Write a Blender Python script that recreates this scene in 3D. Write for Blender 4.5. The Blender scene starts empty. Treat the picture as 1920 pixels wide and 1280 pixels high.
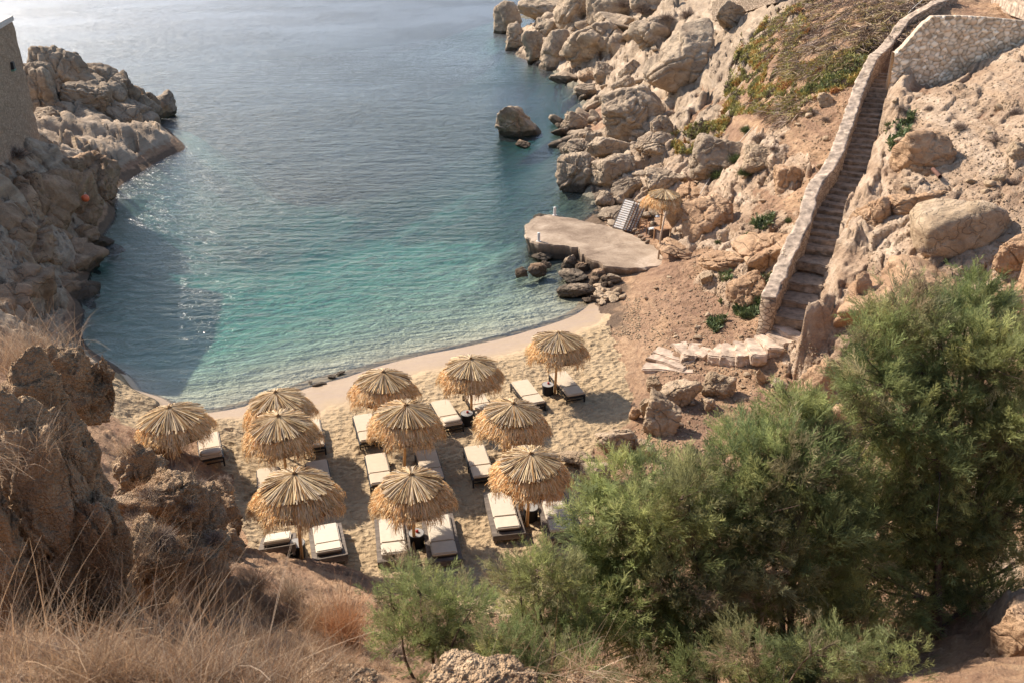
import bpy, bmesh, math, random
import numpy as np
from math import radians, sin, cos, tan, atan2, sqrt, pi
from mathutils import Vector, Matrix

random.seed(7); RNG = np.random.default_rng(11)
scene = bpy.context.scene
COL = scene.collection

# ------------------------------------------------------------------ camera, sky, sun
F_PX = 1650.0; PITCH = math.atan(800/1650.0); CAM_H = 17.6
SP, CP = sin(PITCH), cos(PITCH)
cam_d = bpy.data.cameras.new('camera'); cam = bpy.data.objects.new('camera', cam_d); COL.objects.link(cam)
cam.location = (0, 0, CAM_H); cam.rotation_euler = (pi/2-PITCH, 0, 0)
cam_d.sensor_width = 36; cam_d.lens = 36*F_PX/1920; cam_d.clip_end = 6000; cam_d.clip_start = 0.1
cam_d.dof.use_dof = True; cam_d.dof.focus_distance = 34; cam_d.dof.aperture_fstop = 3.2
scene.camera = cam

SUN_EL = radians(40.5); SUN_AZ = Vector((-0.815, 0.58)).normalized()
to_sun = Vector((SUN_AZ.x*cos(SUN_EL), SUN_AZ.y*cos(SUN_EL), sin(SUN_EL)))
w = bpy.data.worlds.new('World'); scene.world = w; w.use_nodes = True
nt = w.node_tree; nt.nodes.clear()
sky = nt.nodes.new('ShaderNodeTexSky'); sky.sky_type = 'NISHITA'; sky.sun_disc = False
sky.sun_elevation = SUN_EL; sky.sun_rotation = atan2(SUN_AZ.x, SUN_AZ.y)
sky.air_density = 1.0; sky.dust_density = 1.2; sky.ozone_density = 1.0
bg = nt.nodes.new('ShaderNodeBackground'); bg.inputs['Strength'].default_value = 0.122
wo = nt.nodes.new('ShaderNodeOutputWorld')
nt.links.new(sky.outputs[0], bg.inputs[0]); nt.links.new(bg.outputs[0], wo.inputs[0])
sl = bpy.data.lights.new('sun', 'SUN'); sl.energy = 4.7; sl.angle = radians(0.6); sl.color = (1.0, 0.90, 0.78)
so = bpy.data.objects.new('sun', sl); COL.objects.link(so)
so.rotation_euler = to_sun.to_track_quat('Z', 'Y').to_euler(); so.location = (-40, 30, 60)
scene.view_settings.view_transform = 'Standard'; scene.view_settings.look = 'None'
scene.view_settings.exposure = 0.78; scene.view_settings.gamma = 1.0
scene.render.engine = 'CYCLES'
scene.cycles.max_bounces = 6; scene.cycles.transparent_max_bounces = 12
scene.cycles.volume_bounces = 0; scene.cycles.caustics_reflective = False; scene.cycles.caustics_refractive = False

# ------------------------------------------------------------------ projection helpers (photo pixel <-> world)
def depth_of(px, py, h):
    return (CAM_H-h)/(SP + (py-640)/F_PX*CP)
def at_depth(px, py, z):
    u = (px-960)/F_PX; v = (py-640)/F_PX
    return (z*u, z*(CP - v*SP), CAM_H - z*(SP + v*CP))
def P(px, py, h):
    return at_depth(px, py, depth_of(px, py, h))
def project(X, Y, Z):
    d = Y*CP + (CAM_H-Z)*SP
    up = Y*SP - (CAM_H-Z)*CP
    return 960+F_PX*X/d, 640-F_PX*up/d, d

# ------------------------------------------------------------------ numpy noise
_perm = np.random.default_rng(3).permutation(256); _perm = np.concatenate([_perm]*3)
_g = np.random.default_rng(4).normal(size=(256, 3)); _g /= np.linalg.norm(_g, axis=1)[:, None]
def perlin(p):
    p = np.asarray(p, float); i = np.floor(p).astype(int); f = p-i; i &= 255
    u = f*f*f*(f*(f*6-15)+10)
    out = 0
    for dx in (0, 1):
        for dy in (0, 1):
            for dz in (0, 1):
                hsh = _perm[_perm[_perm[(i[:, 0]+dx) & 255]+((i[:, 1]+dy) & 255)]+((i[:, 2]+dz) & 255)]
                g = _g[hsh]
                d = (f[:, 0]-dx)*g[:, 0]+(f[:, 1]-dy)*g[:, 1]+(f[:, 2]-dz)*g[:, 2]
                wx = u[:, 0] if dx else 1-u[:, 0]; wy = u[:, 1] if dy else 1-u[:, 1]; wz = u[:, 2] if dz else 1-u[:, 2]
                out = out + wx*wy*wz*d
    return out
def fbm(p, octv=4, gain=.5, ridged=False):
    a = 1; s = 0; p = np.array(p, float)
    for k in range(octv):
        n = perlin(p)
        if ridged: n = 0.5-np.abs(n)*2
        s = s+a*n; a *= gain; p = p*2.03+17.3
    return s
_wj = np.random.default_rng(5).random((256, 3))
def worley(p):
    p = np.asarray(p, float); i = np.floor(p).astype(int)
    F1 = np.full(len(p), 9.); F2 = np.full(len(p), 9.); cid = np.zeros(len(p), int)
    for dx in (-1, 0, 1):
        for dy in (-1, 0, 1):
            for dz in (-1, 0, 1):
                c = i+np.array([dx, dy, dz]); cm = c & 255
                hsh = _perm[_perm[_perm[cm[:, 0]]+cm[:, 1]]+cm[:, 2]]
                d = np.sqrt(((c+_wj[hsh]-p)**2).sum(1))
                m = d < F1
                F2 = np.where(m, F1, np.minimum(F2, d)); cid = np.where(m, hsh, cid); F1 = np.where(m, d, F1)
    return F1, F2, cid
def facets(p, seed=0, tiltamt=.6):
    """broken rock: every cell is a plane of its own tilt and level; returns height and distance to the joint"""
    p = np.asarray(p, float); i = np.floor(p).astype(int)
    F1 = np.full(len(p), 9.); F2 = np.full(len(p), 9.); cid = np.zeros(len(p), int); V1 = np.zeros_like(p)
    for dx in (-1, 0, 1):
        for dy in (-1, 0, 1):
            for dz in (-1, 0, 1):
                c = i+np.array([dx, dy, dz]); cm = (c+seed) & 255
                hsh = _perm[_perm[_perm[cm[:, 0]]+cm[:, 1]]+cm[:, 2]]
                dv = p-(c+_wj[hsh]); d = np.abs(dv).sum(1)*.55+np.sqrt((dv**2).sum(1))*.5
                m = d < F1
                F2 = np.where(m, F1, np.minimum(F2, d)); cid = np.where(m, hsh, cid); V1 = np.where(m[:, None], dv, V1); F1 = np.where(m, d, F1)
    g = (_wj[cid]-.5)*2*tiltamt
    return (V1*g).sum(1)+(_wj[(cid+91) % 256][:, 0]-.5)*.8, F2-F1
def sstep(a, b, x):
    t = np.clip((x-a)/(b-a), 0, 1); return t*t*(3-2*t)

# ------------------------------------------------------------------ object helpers
def tag(o, label=None, cat=None, group=None, kind=None):
    if label: o['label'] = label
    if cat: o['category'] = cat
    if group: o['group'] = group
    if kind: o['kind'] = kind
    return o
def mesh_np(name, V, Fa, tint=None, smooth=False, extra=None):
    """V (N,3), Fa (M,k) one face size"""
    V = np.asarray(V, np.float32); Fa = np.asarray(Fa, np.int32); m = bpy.data.meshes.new(name)
    k = Fa.shape[1]; m.vertices.add(len(V)); m.vertices.foreach_set('co', V.ravel())
    m.loops.add(Fa.size); m.loops.foreach_set('vertex_index', Fa.ravel())
    m.polygons.add(len(Fa)); m.polygons.foreach_set('loop_start', np.arange(0, Fa.size, k, dtype=np.int32))
    try: m.polygons.foreach_set('loop_total', np.full(len(Fa), k, np.int32))
    except Exception: pass
    if tint is not None:
        a = m.attributes.new('tint', 'FLOAT_COLOR', 'POINT')
        t = np.ones((len(V), 4), np.float32); tt = np.asarray(tint)
        t[:, :tt.shape[1]] = tt; a.data.foreach_set('color', t.ravel())
    m.update(calc_edges=True); m.validate()
    if smooth: m.polygons.foreach_set('use_smooth', np.ones(len(m.polygons), bool))
    return m
def link(name, mesh, mat=None, parent=None, loc=None, rot=None):
    o = bpy.data.objects.new(name, mesh); COL.objects.link(o)
    if mat is not None and mesh is not None and not mesh.materials: mesh.materials.append(mat)
    if parent: o.parent = parent
    if loc is not None: o.location = loc
    if rot is not None: o.rotation_euler = rot
    return o
def empty(name, loc=(0, 0, 0), rz=0):
    o = bpy.data.objects.new(name, None); COL.objects.link(o); o.location = loc; o.rotation_euler = (0, 0, rz)
    o.empty_display_size = .3; return o
def copy_tree(o, parent=None):
    c = o.copy(); COL.objects.link(c); c.parent = parent
    for ch in [x for x in COL.objects if x.parent == o]: copy_tree(ch, c)
    return c
def bm_mesh(name, bm, smooth=False):
    bmesh.ops.recalc_face_normals(bm, faces=bm.faces)
    m = bpy.data.meshes.new(name); bm.to_mesh(m); bm.free()
    if smooth: m.polygons.foreach_set('use_smooth', np.ones(len(m.polygons), bool))
    return m
def box(bm, c, s, rot=None, bev=0.0):
    r = bmesh.ops.create_cube(bm, size=1); vs = r['verts']
    M = Matrix.Translation(c) @ (rot if rot else Matrix.Identity(4)) @ Matrix.Diagonal((s[0], s[1], s[2], 1))
    bmesh.ops.transform(bm, matrix=M, verts=vs)
    if bev:
        es = list({e for v in vs for e in v.link_edges}); bmesh.ops.bevel(bm, geom=es, offset=bev, segments=2, affect='EDGES', clamp_overlap=True)
def tube(bm, pts, r, seg=8, cap=True):
    rings = []; pts = [Vector(p) for p in pts]
    rr = r if isinstance(r, (list, tuple)) else [r]*len(pts)
    for i, p in enumerate(pts):
        d = (pts[min(i+1, len(pts)-1)]-pts[max(i-1, 0)]).normalized()
        a = d.orthogonal().normalized() if i == 0 else (a-d*a.dot(d)).normalized()
        b = d.cross(a)
        rings.append([bm.verts.new(p+(a*cos(2*pi*k/seg)+b*sin(2*pi*k/seg))*rr[i]) for k in range(seg)])
    for i in range(len(rings)-1):
        for k in range(seg):
            bm.faces.new((rings[i][k], rings[i][(k+1) % seg], rings[i+1][(k+1) % seg], rings[i+1][k]))
    if cap: bm.faces.new(rings[0][::-1]); bm.faces.new(rings[-1])

# ------------------------------------------------------------------ materials
def new_mat(name):
    m = bpy.data.materials.new(name); m.use_nodes = True; n = m.node_tree; n.nodes.clear()
    out = n.nodes.new('ShaderNodeOutputMaterial'); b = n.nodes.new('ShaderNodeBsdfPrincipled')
    n.links.new(b.outputs[0], out.inputs[0]); b.inputs['Roughness'].default_value = .85
    if 'Specular IOR Level' in b.inputs: b.inputs['Specular IOR Level'].default_value = .25
    return m, n, b, out
class NB:
    def __init__(s, n): s.n = n
    def node(s, t, **kw):
        x = s.n.nodes.new(t)
        for k, v in kw.items():
            setattr(x, k, v)
        return x
    def L(s, a, b): s.n.links.new(a, b)
    def pos(s, scale=(1, 1, 1), rot=(0, 0, 0), obj=False):
        if obj: g = s.node('ShaderNodeTexCoord').outputs['Object']
        else: g = s.node('ShaderNodeNewGeometry').outputs['Position']
        m = s.node('ShaderNodeMapping'); m.inputs['Scale'].default_value = scale; m.inputs['Rotation'].default_value = rot
        s.L(g, m.inputs[0]); return m.outputs[0]
    def noise(s, vec, scale, detail=4, rough=.55, dist=0):
        x = s.node('ShaderNodeTexNoise'); s.L(vec, x.inputs['Vector']); x.inputs['Scale'].default_value = scale
        x.inputs['Detail'].default_value = detail; x.inputs['Roughness'].default_value = rough; x.inputs['Distortion'].default_value = dist
        return x.outputs['Fac']
    def vor(s, vec, scale, feature='F1', out='Distance', rnd=1):
        x = s.node('ShaderNodeTexVoronoi', feature=feature); s.L(vec, x.inputs['Vector']); x.inputs['Scale'].default_value = scale
        x.inputs['Randomness'].default_value = rnd
        return x.outputs[out]
    def ramp(s, fac, stops):
        x = s.node('ShaderNodeValToRGB'); s.L(fac, x.inputs[0]); e = x.color_ramp.elements
        while len(e) < len(stops): e.new(.5)
        for i, (p, c) in enumerate(stops):
            e[i].position = p; e[i].color = (c, c, c, 1) if isinstance(c, (int, float)) else (*c, 1)
        return x.outputs[0]
    def mix(s, fac, a, b, mode='MIX'):
        x = s.node('ShaderNodeMix', data_type='RGBA', blend_type=mode)
        for inp, v in ((x.inputs[0], fac), (x.inputs[6], a), (x.inputs[7], b)):
            if isinstance(v, (int, float)): inp.default_value = v
            elif isinstance(v, tuple): inp.default_value = (*v, 1)
            else: s.L(v, inp)
        return x.outputs[2]
    def math(s, op, a, b=0.0, c=None):
        x = s.node('ShaderNodeMath', operation=op)
        for i, v in enumerate((a, b) if c is None else (a, b, c)):
            if isinstance(v, (int, float)): x.inputs[i].default_value = v
            else: s.L(v, x.inputs[i])
        return x.outputs[0]
    def bump(s, h, dist, strength=1.0, normal=None):
        x = s.node('ShaderNodeBump'); s.L(h, x.inputs['Height']); x.inputs['Distance'].default_value = dist
        x.inputs['Strength'].default_value = strength
        if normal is not None: s.L(normal, x.inputs['Normal'])
        return x.outputs[0]
    def attr(s, name): return s.node('ShaderNodeAttribute', attribute_name=name).outputs['Color']

def rock_mat(name, light, mid, dark, sc=1.0, wet=True, bump=.08, strata=False, rust=(.30, .17, .09), rustamt=.25, pebbly=0):
    light, mid, dark = [(c[0]*1.02, c[1]*.98, c[2]*.90) for c in (light, mid, dark)]
    m, n, b, out = new_mat(name); k = NB(n)
    p = k.pos()
    if strata: p2 = k.pos(scale=(1, .35, 2.2), rot=(.5, .6, .3))
    else: p2 = k.pos(scale=(1, 1, 1.3), rot=(.2, .3, 0))
    n1 = k.noise(p2, .55*sc, 7, .65, .4); n2 = k.noise(p, 3.2*sc, 8, .7); n3 = k.noise(p, 24*sc, 4, .7)
    c = k.ramp(n1, [(.33, dark), (.5, mid), (.66, light)])
    c = k.mix(k.ramp(n2, [(.35, .55), (.65, 0.0)]), c, dark)
    c = k.mix(k.math('MULTIPLY', k.ramp(k.noise(p, .9*sc, 5, .7), [(.55, 0.0), (.7, 1.0)]), rustamt), c, rust)
    c = k.mix(.22, c, k.ramp(n3, [(.3, .12), (.7, .75)]), 'SOFT_LIGHT')
    crk = k.math('ABSOLUTE', k.math('SUBTRACT', k.noise(p2, .62*sc, 3, .5, .2), .5))
    crf = k.ramp(crk, [(0.0, 0.0), (.012, 1.0)])
    c = k.mix(k.math('MULTIPLY', k.math('SUBTRACT', 1.0, crf), .35), c, tuple(x*.35 for x in dark))
    if wet:
        sep = k.node('ShaderNodeSeparateXYZ'); k.L(k.node('ShaderNodeNewGeometry').outputs['Position'], sep.inputs[0])
        hgt = k.math('ADD', sep.outputs[2], k.math('MULTIPLY', k.noise(p, 1.1, 4), -.9))
        c = k.mix(k.ramp(hgt, [(0.0, .8), (.16, 0.0)]), c, (.07, .055, .04))
    k.L(c, b.inputs['Base Color'])
    h = k.math('ADD', k.math('MULTIPLY', n1, 1.2), k.math('MULTIPLY', n2, .7))
    h = k.math('ADD', h, k.math('MULTIPLY', n3, .14)); h = k.math('ADD', h, k.math('MULTIPLY', crf, .22))
    if pebbly:
        h = k.math('ADD', h, k.math('MULTIPLY', k.vor(p, 14*sc), -pebbly)); h = k.math('ADD', h, k.math('MULTIPLY', k.vor(p, 37*sc), -pebbly*.5))
    k.L(k.bump(h, bump*3), b.inputs['Normal']); b.inputs['Roughness'].default_value = .9
    return m

M = {}
M['granite'] = rock_mat('granite', (.60, .485, .365), (.475, .375, .28), (.27, .21, .16), 1.0)
M['greyrock'] = rock_mat('grey_rock', (.53, .425, .325), (.40, .32, .24), (.22, .17, .13), 1.0)
M['ochre'] = rock_mat('ochre_rock', (.62, .44, .30), (.49, .33, .21), (.29, .18, .115), .9, strata=True, wet=False, rustamt=.4, rust=(.36, .18, .09))
M['pale'] = rock_mat('pale_rock', (.66, .52, .39), (.52, .40, .28), (.30, .22, .15), 1.3, wet=False)
M['conglo'] = rock_mat('conglomerate', (.74, .56, .39), (.60, .43, .28), (.37, .24, .15), 1.6, wet=False, pebbly=.9, bump=.045, rustamt=.5, rust=(.36, .15, .06))
M['brown'] = rock_mat('brown_rock', (.54, .385, .265), (.41, .285, .19), (.22, .145, .095), 1.0)

def simple(name, col, rough=.8, var=.12, scale=8, bump=0.0, stretch=(1, 1, 1), spec=.25, obj=True, metallic=0):
    m, n, b, out = new_mat(name); k = NB(n); p = k.pos(scale=stretch, obj=obj)
    f = k.noise(p, scale, 5, .6)
    lo = tuple(c*(1-var*1.6) for c in col); hi = tuple(min(1, c*(1+var*1.2)) for c in col)
    k.L(k.ramp(f, [(.3, lo), (.7, hi)]), b.inputs['Base Color']); b.inputs['Roughness'].default_value = rough
    b.inputs['Specular IOR Level'].default_value = spec; b.inputs['Metallic'].default_value = metallic
    if bump: k.L(k.bump(f, bump), b.inputs['Normal'])
    return m
def tint_mat(name, rough=.8, transl=0.0, gain=1.0, spec=.2):
    m, n, b, out = new_mat(name); k = NB(n); c = k.attr('tint')
    k.L(c, b.inputs['Base Color']); b.inputs['Roughness'].default_value = rough; b.inputs['Specular IOR Level'].default_value = spec
    if transl:
        t = k.node('ShaderNodeBsdfTranslucent'); k.L(c, t.inputs[0]); mx = k.node('ShaderNodeMixShader'); mx.inputs[0].default_value = transl
        k.L(b.outputs[0], mx.inputs[1]); k.L(t.outputs[0], mx.inputs[2]); k.L(mx.outputs[0], out.inputs[0])
    return m
M['leaf'] = tint_mat('tamarisk_leaf', .7, .45)
M['succ'] = tint_mat('succulent_leaf', .6, .15, spec=.3)
M['straw'] = tint_mat('straw', .75, .18)
M['drygrass'] = tint_mat('dry_grass_blade', .75, .3)
M['twig'] = tint_mat('dry_twig', .85, 0)
M['bark'] = simple('bark', (.16, .11, .08), .9, .35, 14, .03, (1, 1, .25), obj=False)
M['poleWood'] = simple('pole_wood', (.62, .37, .17), .7, .2, 10, .004, (1, 1, .1))
M['greyWood'] = simple('weathered_wood', (.155, .125, .10), .8, .25, 9, .004, (.3, 1, 1))
M['blackMetal'] = simple('black_painted_frame', (.017, .016, .016), .55, .2, 12, spec=.4)
M['cream'] = simple('cream_canvas', (.53, .43, .315), .9, .04, 5, .01)
M['white'] = simple('off_white_canvas', (.54, .465, .365), .9, .04, 5, .01)
M['darkweave'] = simple('dark_weave', (.022, .02, .019), .7, .3, 60, .01)
M['tabletop'] = simple('table_top', (.30, .28, .25), .45, .08, 7, spec=.4)
M['redglass'] = simple('red_tin', (.35, .04, .03), .4, .1, 7)
M['buoy'] = simple('buoy_plastic', (.75, .15, .05), .45, .06, 5, spec=.5)
M['white_post'] = simple('painted_post', (.72, .68, .62), .7, .12, 9)
M['rope'] = simple('rope', (.62, .55, .46), .9, .1, 30)
M['chairWood'] = simple('chair_wood', (.42, .24, .13), .7, .2, 12, .003)
# ------------------------------------------------------------------ ground relief from known heights
CT = []   # (x,y,h)
def cp(px, py, h): CT.append(P(px, py, h))
def cw(x, y, h): CT.append((x, y, h))
# waterline of the beach
SHORE = [(1130,568),(1075,592),(1000,616),(900,643),(800,662),(720,682),(650,712),(560,735),(500,750),(430,770),(330,788),(250,792)]
for a in SHORE: cp(*a, 0.0)
for a in [(1125,590,.12),(1075,612,.14),(1000,640,.14),(900,668,.15),(800,690,.15),(720,715,.15),(650,740,.15),(560,765,.15),(430,800,.15),(320,815,.15)]: cp(*a)
for a in [(1180,610,.35),(1120,640,.33),(1000,680,.33),(850,720,.33),(700,770,.33),(500,830,.33),(430,860,.35),(1150,700,.45),(1000,760,.42),(850,830,.42),(650,900,.4),(500,930,.42),
          (1150,800,.55),(1050,830,.5),(950,900,.45),(750,960,.45),(600,1000,.45),(480,1000,.5),(1100,860,.6),(1000,960,.5),(850,1040,.5),(700,1070,.5),(900,1130,.55),(1000,1050,.55),(780,1120,.65),(940,1170,.85)]: cp(*a)
# sea bed
for a in [(1000,585,-.22),(850,620,-.3),(700,645,-.3),(550,700,-.09),(430,738,-.09),(600,690,-.1),(330,755,-.12),(480,690,-.4),(280,740,-.35),(400,700,-.6),(950,520,-.8),(750,560,-1.0),(550,610,-1.2),(350,660,-1.5),(230,690,-1.6),(940,470,-1.5),(700,470,-2.2),(450,520,-2.6),(280,530,-3.0),
          (900,400,-2.2),(700,370,-4.2),(450,400,-5.0),(980,330,-2.6),(900,300,-4.0),(700,260,-7),(450,260,-8.5),(980,200,-4.5),(1040,240,-1.0),(900,180,-8),(700,120,-10),(450,120,-10),(900,60,-9),(1070,330,-.5),(1050,400,-.9),(1010,300,-1.8),(965,430,-1.2),(1020,210,-2.5),(1050,180,-1.5)]: cp(*a)
for a in [(-30,120,-9),(0,200,-12),(-60,200,-12),(-20,90,-10),(20,260,-12),(60,300,-12),(-60,120,-10),(-18,60,-6)]: cw(*a)
# jetty surroundings
for a in [(990,470,-.4),(980,415,-.5),(1000,520,-.45),(1045,515,-.1),(1100,520,.1),(1060,440,.35),(1150,470,.5),(1130,440,.4),(1150,405,.35),(1170,540,.35),(1230,500,.75),(1230,440,.8),(1270,500,1.1),(1040,545,-.12),(1200,570,.6),(1200,395,.8),(1250,400,1.1)]: cp(*a)
# eastern shore up to the headland
for a in [(1120,385,-.05),(1080,370,-.35),(1045,345,-.3),(1045,305,0),(1063,285,.1),(1035,268,-.3),(1062,240,.0),(1092,212,.0),(1105,185,.0),(1080,165,-.1),(1040,148,.0),(1000,125,0),(960,92,0),(932,62,0),(934,45,0),(960,18,.3)]: cp(*a)
for a in [(1050,0,5.5),(1050,40,4),(1000,60,2.2),(1150,40,5.5),(1150,80,3.9),(1150,125,2),(1250,0,9.3),(1250,60,6.8),(1250,130,4.2),(1190,160,2.3),(1190,230,1.6),(1130,230,.8),(1150,290,.9),(1200,330,1.2),(1220,290,2.0),(1160,360,.5),(1350,0,10.4),(1350,60,8.7),(1350,120,7.0),(1300,180,4.3),(1350,200,5.1),(1350,260,3.6),(1280,270,2.9),(1350,330,2.3),(1280,330,1.8),(1300,400,1.3),(1300,450,1.3),(1300,500,1.3),(1370,520,1.8),(1370,420,2.2),(1250,560,.9),(1220,610,.7),(1300,600,1.2),(1380,590,1.6),
          (1500,0,11.6),(1500,60,10.3),(1500,120,9.1),(1500,200,7.5),(1500,300,5.6),(1450,380,3.9),(1480,420,3.7),(1470,480,3.0),(1430,560,2.2),(1420,640,1.9),(1340,650,1.3),(1260,640,.95),(1250,690,.75),
          (1600,20,12.0),(1600,90,10.4),(1600,170,8.6),(1560,250,6.9)]: cp(*a)
# the stair line (photo pixel, tread height)
STAIR = [(1482,612,2.5),(1506,545,3.05),(1521,505,3.6),(1541,472,4.05),(1548,432,4.55),(1555,400,5.0),(1575,372,5.4),(1596,340,5.9),(1607,300,6.5),(1622,250,7.25),(1634,205,8.0),(1650,165,8.8),(1664,140,9.25)]
for a in STAIR: cp(a[0], a[1], a[2]-.15)
# right-hand bank and plateau
for a in [(1705,185,9.0),(1790,158,9.2),(1850,112,10.6),(1925,82,11.5),(1690,260,8.1),(1750,300,7.4),(1900,200,9.6),(1900,300,8.2),(1850,400,6.7),(1920,500,5.6),(1700,400,6.0),(1640,420,5.4),(1650,500,4.7),(1590,540,4.2),(1600,620,3.2),(1560,690,1.8),(1540,640,2.4),(1700,600,3.9),(1850,620,4.3),(1500,690,1.4),(1430,710,1.0),(1500,800,1.1),(1400,760,.95),(1300,700,.8),(1250,800,.7),(1200,900,.65),(1350,850,.8),(1300,780,.75)]: cp(*a)
for a in [(1800,16,12.3),(1900,22,12.3),(1740,10,12.6),(1850,-30,12.8),(1960,10,12.4),(2000,-40,13)]: cp(*a)
# slopes under the camera
for a in [(1850,1230,5.4),(1900,1280,6.4),(1740,1200,4.4),(1480,1262,4.3),(1340,1275,3.9),(1200,1275,3.2)]: cp(*a)
for a in [(17,17,7),(16,22,4.5),(12,22,2.0),(7,22,1.0),(9,17,3.2),(5,17,1.7),(2,17,1.3),(0,17,1.2),(-3,17,2.2),(0,13.5,2.3),(2,10.5,5.2),(4,13.5,2.6),(8,13,4.1),(-4,13,4.6),(13,13,5.4),(-1.2,11,6.2),(20,14,9),(26,26,9.5),(32,40,12),(40,50,13),
          (0,8,8.2),(4,8,7.8),(-4,8,9.5),(-2,8,8.7),(8,7,9.3),(6,10,6.2),(14,6,11.5),(-.3,5.3,11.7),(3,5,11.6),(0,3,13.7),(-4,3,14.3),(5,3,13.8),(10,9.5,7.0),(0,0,15.6),(0,-6,16.5),(10,-4,17),(-10,-4,16.5),(-8,3,13.8),(-7,9,9.0),(-11,10,9.4),(-9,7,10.8),(-6,5.5,12),(-12,4,13)]: cw(*a)
# left slope running down to the sand
for a in [(435,945,.6),(440,1000,.65),(480,1045,.8),(425,900,.55),(405,872,.8),(330,860,1.6),(255,815,.8),(230,800,.6)]: cp(*a)
for a in [(-9.5,19,3.3),(-7,18,2.7),(-6,16,4.2),(-12,20,4.4),(-13,24,3.2),(-9.5,14,6.4),(-14,15,8.5),(-11,28,1.1),(-14.5,30,.8),(-18,26,4.5),(-20,31,4),(-22,20,10)]: cw(*a)
# western cliffs and islet
for a in [(-16.5,34,-.4),(-20,38,-.8),(-22,42,-1.2),(-23.5,47,-1.5),(-24.5,52,-1),(-26,57,-1),(-21.5,34,3),(-24,38,5),(-26,44,5.6),(-28.5,50,5.6),(-29,56,4),(-34,42,8),(-38,52,8),(-45,60,8),(-40,30,11),
          (-31,66,2.0),(-30,60,1.0),(-27,62,-.8),(-30,74,1.6),(-27,73,.2),(-33,80,.8),(-30,84,-1),(-38,76,2.5),(-42,84,0),(-48,70,3),(-60,80,-3),(-50,95,-6),(-24,68,-3),(-22,80,-7),(-26,88,-7)]: cw(*a)
# east, beyond the frame
for a in [(20,150,6),(30,140,8),(45,110,13),(60,90,15),(45,75,13.5),(60,60,15),(60,30,14),(15,170,0),(30,190,2),(60,200,8),(80,140,14),(5,160,-7),(-4,138,-5),(60,240,-4),(100,200,4)]: cw(*a)
CT = np.array(CT)
def _rbf_fit():
    n = len(CT); xy = CT[:, :2]; D = np.sqrt(((xy[:, None]-xy[None])**2).sum(2)+.02)
    A = np.zeros((n+3, n+3)); A[:n, :n] = D-np.eye(n)*1.0; A[:n, n] = 1; A[:n, n+1:] = xy; A[n, :n] = 1; A[n+1:, :n] = xy.T
    b = np.zeros(n+3); b[:n] = CT[:, 2]
    return np.linalg.lstsq(A, b, rcond=None)[0]
_W = _rbf_fit()
def T0(x, y):
    x = np.atleast_1d(x).astype(float); y = np.atleast_1d(y).astype(float); out = np.empty(len(x)); n = len(CT)
    for s in range(0, len(x), 20000):
        e = slice(s, s+20000)
        D = np.sqrt((x[e, None]-CT[None, :, 0])**2+(y[e, None]-CT[None, :, 1])**2+.02)
        out[e] = D@_W[:n]+_W[n]+x[e]*_W[n+1]+y[e]*_W[n+2]
    return out

# polar sheet centred under the camera position: even detail near and far
az = np.concatenate([np.linspace(-1.15, -.62, 40)[:-1], np.linspace(-.62, .64, 800), np.linspace(.64, 1.15, 40)[1:]])
rr = np.concatenate([np.arange(1.2, 28, .075), np.arange(28, 70, .085), np.geomspace(70, 330, 330)])
NA, NR = len(az), len(rr)
AZ, RR = np.meshgrid(az, rr)
GX = (RR*np.sin(AZ)).ravel(); GY = (RR*np.cos(AZ)).ravel()
# RBF on a coarser polar grid, then bilinear: quick
ca = np.linspace(az[0], az[-1], 260); cr = np.concatenate([np.arange(1.2, 70, .3), np.geomspace(70, 332, 120)])
CA, CR = np.meshgrid(ca, cr); CH = T0((CR*np.sin(CA)).ravel(), (CR*np.cos(CA)).ravel()).reshape(CR.shape)
def bil(xa, ya, G, a, r):
    ia = np.clip(np.searchsorted(xa, a)-1, 0, len(xa)-2); ir = np.clip(np.searchsorted(ya, r)-1, 0, len(ya)-2)
    fa = np.clip((a-xa[ia])/(xa[ia+1]-xa[ia]), 0, 1); fr = np.clip((r-ya[ir])/(ya[ir+1]-ya[ir]), 0, 1)
    return (G[ir, ia]*(1-fa)*(1-fr)+G[ir, ia+1]*fa*(1-fr)+G[ir+1, ia]*(1-fa)*fr+G[ir+1, ia+1]*fa*fr)
H0 = bil(ca, cr, CH, AZ.ravel(), RR.ravel())
PX, PY, PD = project(GX, GY, H0)

def blob_mask(lst, soft=.35, warp=18):
    """soft union of rotated ellipses given where they lie; (cx,cy,rx,ry,deg)"""
    m = np.zeros(len(GX)); wx = PX+fbm(np.stack([GX*.5, GY*.5, GX*0], 1), 4)*warp*2; wy = PY+fbm(np.stack([GX*.5, GY*.5, GX*0+9], 1), 4)*warp*1.5
    for cx, cy, rx, ry, dg in lst:
        c, s = cos(radians(dg)), sin(radians(dg)); dx = wx-cx; dy = wy-cy
        u = (dx*c+dy*s)/rx; v = (-dx*s+dy*c)/ry; m = np.maximum(m, 1-sstep(1-soft, 1+soft, np.sqrt(u*u+v*v)))
    return m*(PD > 0)
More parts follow.
